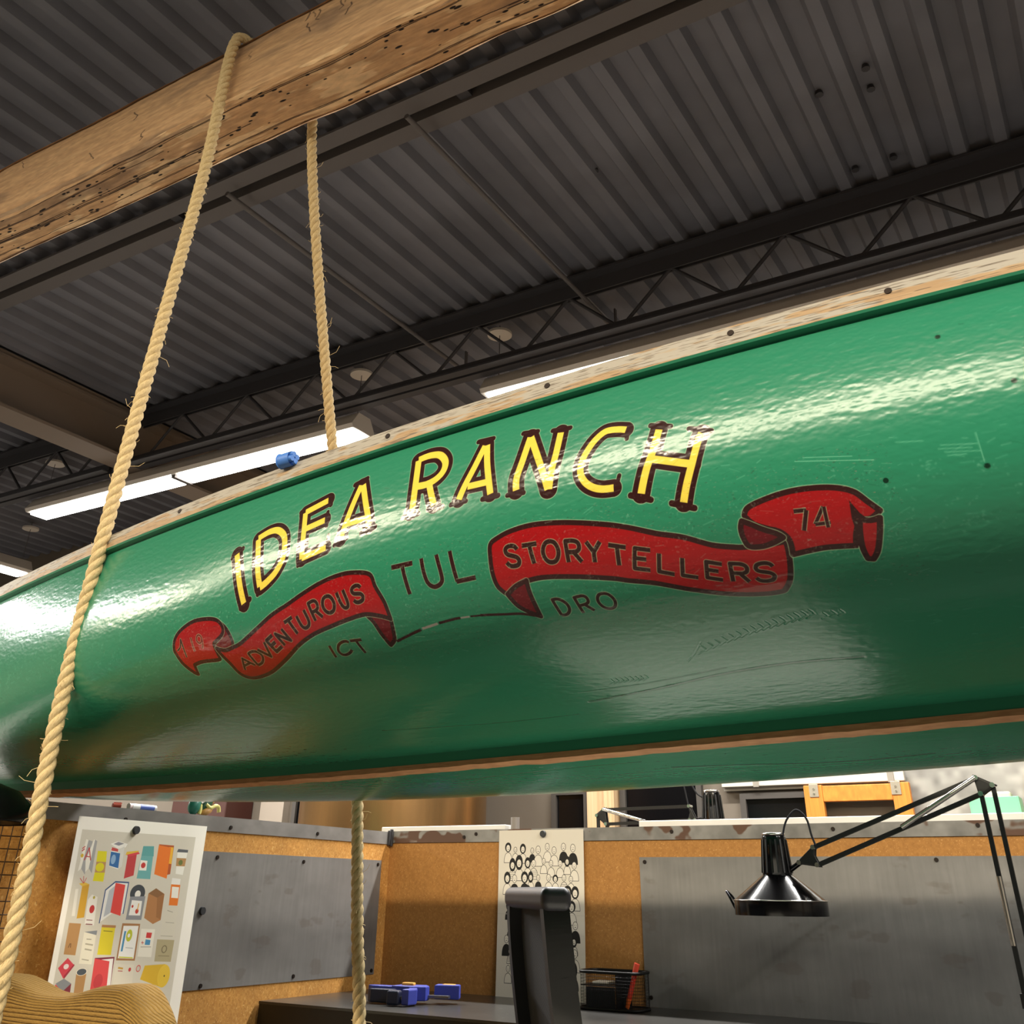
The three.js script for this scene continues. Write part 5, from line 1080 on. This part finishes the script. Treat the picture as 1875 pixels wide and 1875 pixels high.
// ---------------------------------------------------------------- seen in the gap between canoe and partitions: the back wall
const BWZ = RZ0;
{
  const opening = (x0, x1, y0, y1, label, name = 'dark_window') => { const t = thing(name, label, 'window', [0, 0, BWZ + 0.004]); part('pane', box(x0, x1, y0, y1, 0, 0.012), mat(0x08080a, 0.12), t, 'black glass'); const fr = mat(0x3d3833, 0.7); part('frame', merge([box(x0 - 0.03, x0, y0 - 0.03, y1 + 0.03, 0, 0.03), box(x1, x1 + 0.03, y0 - 0.03, y1 + 0.03, 0, 0.03), box(x0, x1, y1, y1 + 0.03, 0, 0.03), box(x0, x1, y0 - 0.03, y0, 0, 0.03)]), fr, t); return t; };
  opening(-2.38, -1.98, 0.9, 2.0, 'black window behind the second lamp, right of the tan timber post');
  opening(-1.72, -1.36, 1.2, 1.45, 'small black window left of the orange wooden frame');
  opening(-2.8, -2.63, 0.9, 1.5, 'narrow black window left of the tan timber post');
  opening(-4.7, -4.3, 0.3, 2.1, 'tall black doorway window left of the bronze panel');
  const post = thing('wall_post', 'tan painted timber post on the back wall behind the second lamp', 'post', [0, 0, BWZ]);
  part('board', box(-2.6, -2.43, 0, 2.9, 0.001, 0.05), tanWood, post); part('batten', box(-2.49, -2.43, 0, 2.9, 0.05, 0.07), tanWood, post);
  // brushed bronze panels
  const bronzeTex = dataTex(512, 64, (u, v) => { const n = fbm(u * 400, v * 2, 2, 400, 2), g = 0.96 + 0.08 * n; return [168 * g, 132 * g, 88 * g]; });
  const bronze = new THREE.MeshPhysicalMaterial({ map: bronzeTex, roughness: 0.26, metalness: 0.9, anisotropy: 0.6 });
  const b = thing('bronze_drum', 'brushed bronze coloured metal tank behind the corner of the partitions', 'tank', [-3.5, 0, -4.62]);
  part('body', new THREE.CylinderGeometry(0.5, 0.5, 1.9, 64, 1, true).translate(0, 0.95, 0), bronze, b); part('lid', new THREE.CylinderGeometry(0.5, 0.5, 0.02, 64).translate(0, 1.91, 0), bronze, b); part('base_ring', new THREE.CylinderGeometry(0.51, 0.51, 0.05, 64).translate(0, 0.025, 0), darkSteel, b);
  single('wall_pilaster', box(-4.98, -4.78, 0, 3.2, 0, 0.06), mat(0x8d8275, 0.8), 'beige flat pilaster on the back wall left of the tall black doorway', 'pilaster', [0, 0, BWZ]);
  single('wall_cabinet', rbox(-5.6, -5.1, 0.02, 2.1, 0.002, 0.25, 0.01), mat(0x3a1a12, 0.5), 'dark red brown cabinet behind the plastic toy', 'cabinet', [0, 0, BWZ]);
  // galvanised sheet cladding, right
  const galv = mat(0xffffff, 0.38, 0.55, { map: withRepeat(dataTex(512, 512, (u, v) => { const s = vnoise(u * 40, v * 40, 40, 40), q = fbm(u * 10, v * 10, 4, 10, 10), g = 158 + 36 * (s - 0.5) + 40 * (q - 0.5); return [g, g * 0.99, g * 0.96]; }), 0.8, 0.8) });
  const clad = thing('galvanised_cladding', 'galvanised sheet metal cladding on the back wall at the right', 'wall cladding', [0, 0, BWZ]);
  for (let k = 0; k < 5; k++) part('sheet', uvBox(-1.0 + k * 1.2, 0.196 + k * 1.2, 0.02, 2.6, 0.001, 0.006 + (k % 2) * 0.002), galv, clad);
  // sliding track and wooden sash
  const tr = thing('sliding_track', 'long grey white sliding track above the small black window and wooden frame', 'track', [0, 0, BWZ]);
  part('rail', rbox(-1.83, -0.94, 1.505, 1.555, 0.03, 0.06, 0.004), mat(0xb9b4aa, 0.5), tr); part('back_plate', box(-1.83, -0.96, 1.49, 1.57, 0.002, 0.03), mat(0x8d877d, 0.6), tr);
  for (const x of [-1.65, -1.0]) part('bracket', rbox(x - 0.015, x + 0.015, 1.5, 1.57, 0.055, 0.064, 0.003), mat(0x9a958c, 0.4, 0.5), tr);
  const s = thing('wooden_sash', 'orange pine sash frame with two steel hinges, hanging from the sliding track', 'window frame', [0, 0, BWZ + 0.05]);
  part('stile', rbox(-1.41, -1.32, 1.02, 1.498, 0, 0.035, 0.004), pine, s); part('stile', rbox(-1.0, -0.92, 1.02, 1.498, 0, 0.035, 0.004), pine, s); part('top_stile', rbox(-1.32, -1.0, 1.424, 1.494, 0, 0.035, 0.004), pine, s); part('bottom_stile', rbox(-1.32, -1.0, 1.02, 1.09, 0, 0.035, 0.004), pine, s);
  part('pane', box(-1.32, -1.0, 1.09, 1.424, 0.014, 0.018), new THREE.MeshPhysicalMaterial({ color: 0xffffff, roughness: 0.05, transmission: 1, thickness: 0 }), s, 'clear glass');
  for (const x of [-1.36, -0.98]) { const h = part('hinge', rbox(x - 0.022, x + 0.022, 1.445, 1.503, 0.035, 0.039, 0.002), mat(0xb5aea0, 0.35, 0.8), s, 'steel hinge'); for (const dy of [0.01, 0.03]) part('screw', screwGeo.clone().rotateX(Math.PI / 2).translate(x, 1.45 + dy, 0.041), chrome, h); }
  // mint green tray on a shelf
  const shelf = thing('wall_shelf', 'thin brown shelf under the mint green tray at the right', 'shelf', [0, 0, BWZ]);
  part('board', box(-0.75, 1.2, 1.318, 1.33, 0.01, 0.3), tanWood, shelf); for (const x of [-0.6, 0.2, 1.0]) part('bracket', box(x - 0.01, x + 0.01, 1.2, 1.318, 0.01, 0.22), darkSteel, shelf);
  const g = mat(0x6fb58d, 0.45);
  const tray = thing('green_tray', 'mint green plastic tray on the shelf behind the lamp elbow', 'tray', [-0.56, 1.33, BWZ + 0.16]);
  const ring = (w, y) => [[-w, y], [w, y]]; part('front', rbox(-0.095, 0.095, 0.0, 0.085, 0.055, 0.062, 0.003), g, tray); part('back', rbox(-0.095, 0.095, 0.0, 0.085, -0.062, -0.055, 0.003), g, tray); part('side', rbox(-0.1, -0.093, 0, 0.085, -0.062, 0.062, 0.003), g, tray); part('side', rbox(0.093, 0.1, 0, 0.085, -0.062, 0.062, 0.003), g, tray); part('bottom', box(-0.095, 0.095, 0.001, 0.006, -0.06, 0.06), g, tray);
  single('sponge_block', rbox(-0.05, 0.07, 0, 0.1, -0.04, 0.03, 0.01), mat(0xbfc0a4, 0.8), 'pale grey green block standing in the mint green tray', 'block', [-0.56, 1.337, BWZ + 0.165]);
}
// pale work table beyond the left partition, mirrored in the canoe bow
{
  const t = thing('work_table', 'pale grey work table beyond the left partition, mirrored in the canoe bow', 'table', [-3.15, 0, -1.15]);
  part('table_top', rbox(-0.72, 0.72, 0.73, 0.76, -0.85, 0.85, 0.006), mat(0xd6d6d2, 0.5), t);
  for (const [x, z] of [[-0.66, -0.79], [0.66, -0.79], [-0.66, 0.79], [0.66, 0.79]]) part('leg', box(x - 0.025, x + 0.025, 0, 0.73, z - 0.025, z + 0.025), darkSteel, t);
}
{
  const t = thing('side_table', 'pale pedestal side table under the canoe, mirrored in its bottom', 'table', [-0.69, 0, -1.6]);
  part('table_top', rbox(-0.28, 0.28, 0.715, 0.74, -0.5, 0.5, 0.006), mat(0xcfcdc6, 0.5), t); part('column', new THREE.CylinderGeometry(0.03, 0.03, 0.7, 20).translate(0, 0.365, 0.2), darkSteel, t); part('foot', new THREE.CylinderGeometry(0.2, 0.21, 0.02, 32).translate(0, 0.01, 0.2), darkSteel, t);
}
scene.traverse((o) => { if (o.isMesh) { o.castShadow = true; o.receiveShadow = true; } });
renderer.render(scene, camera);
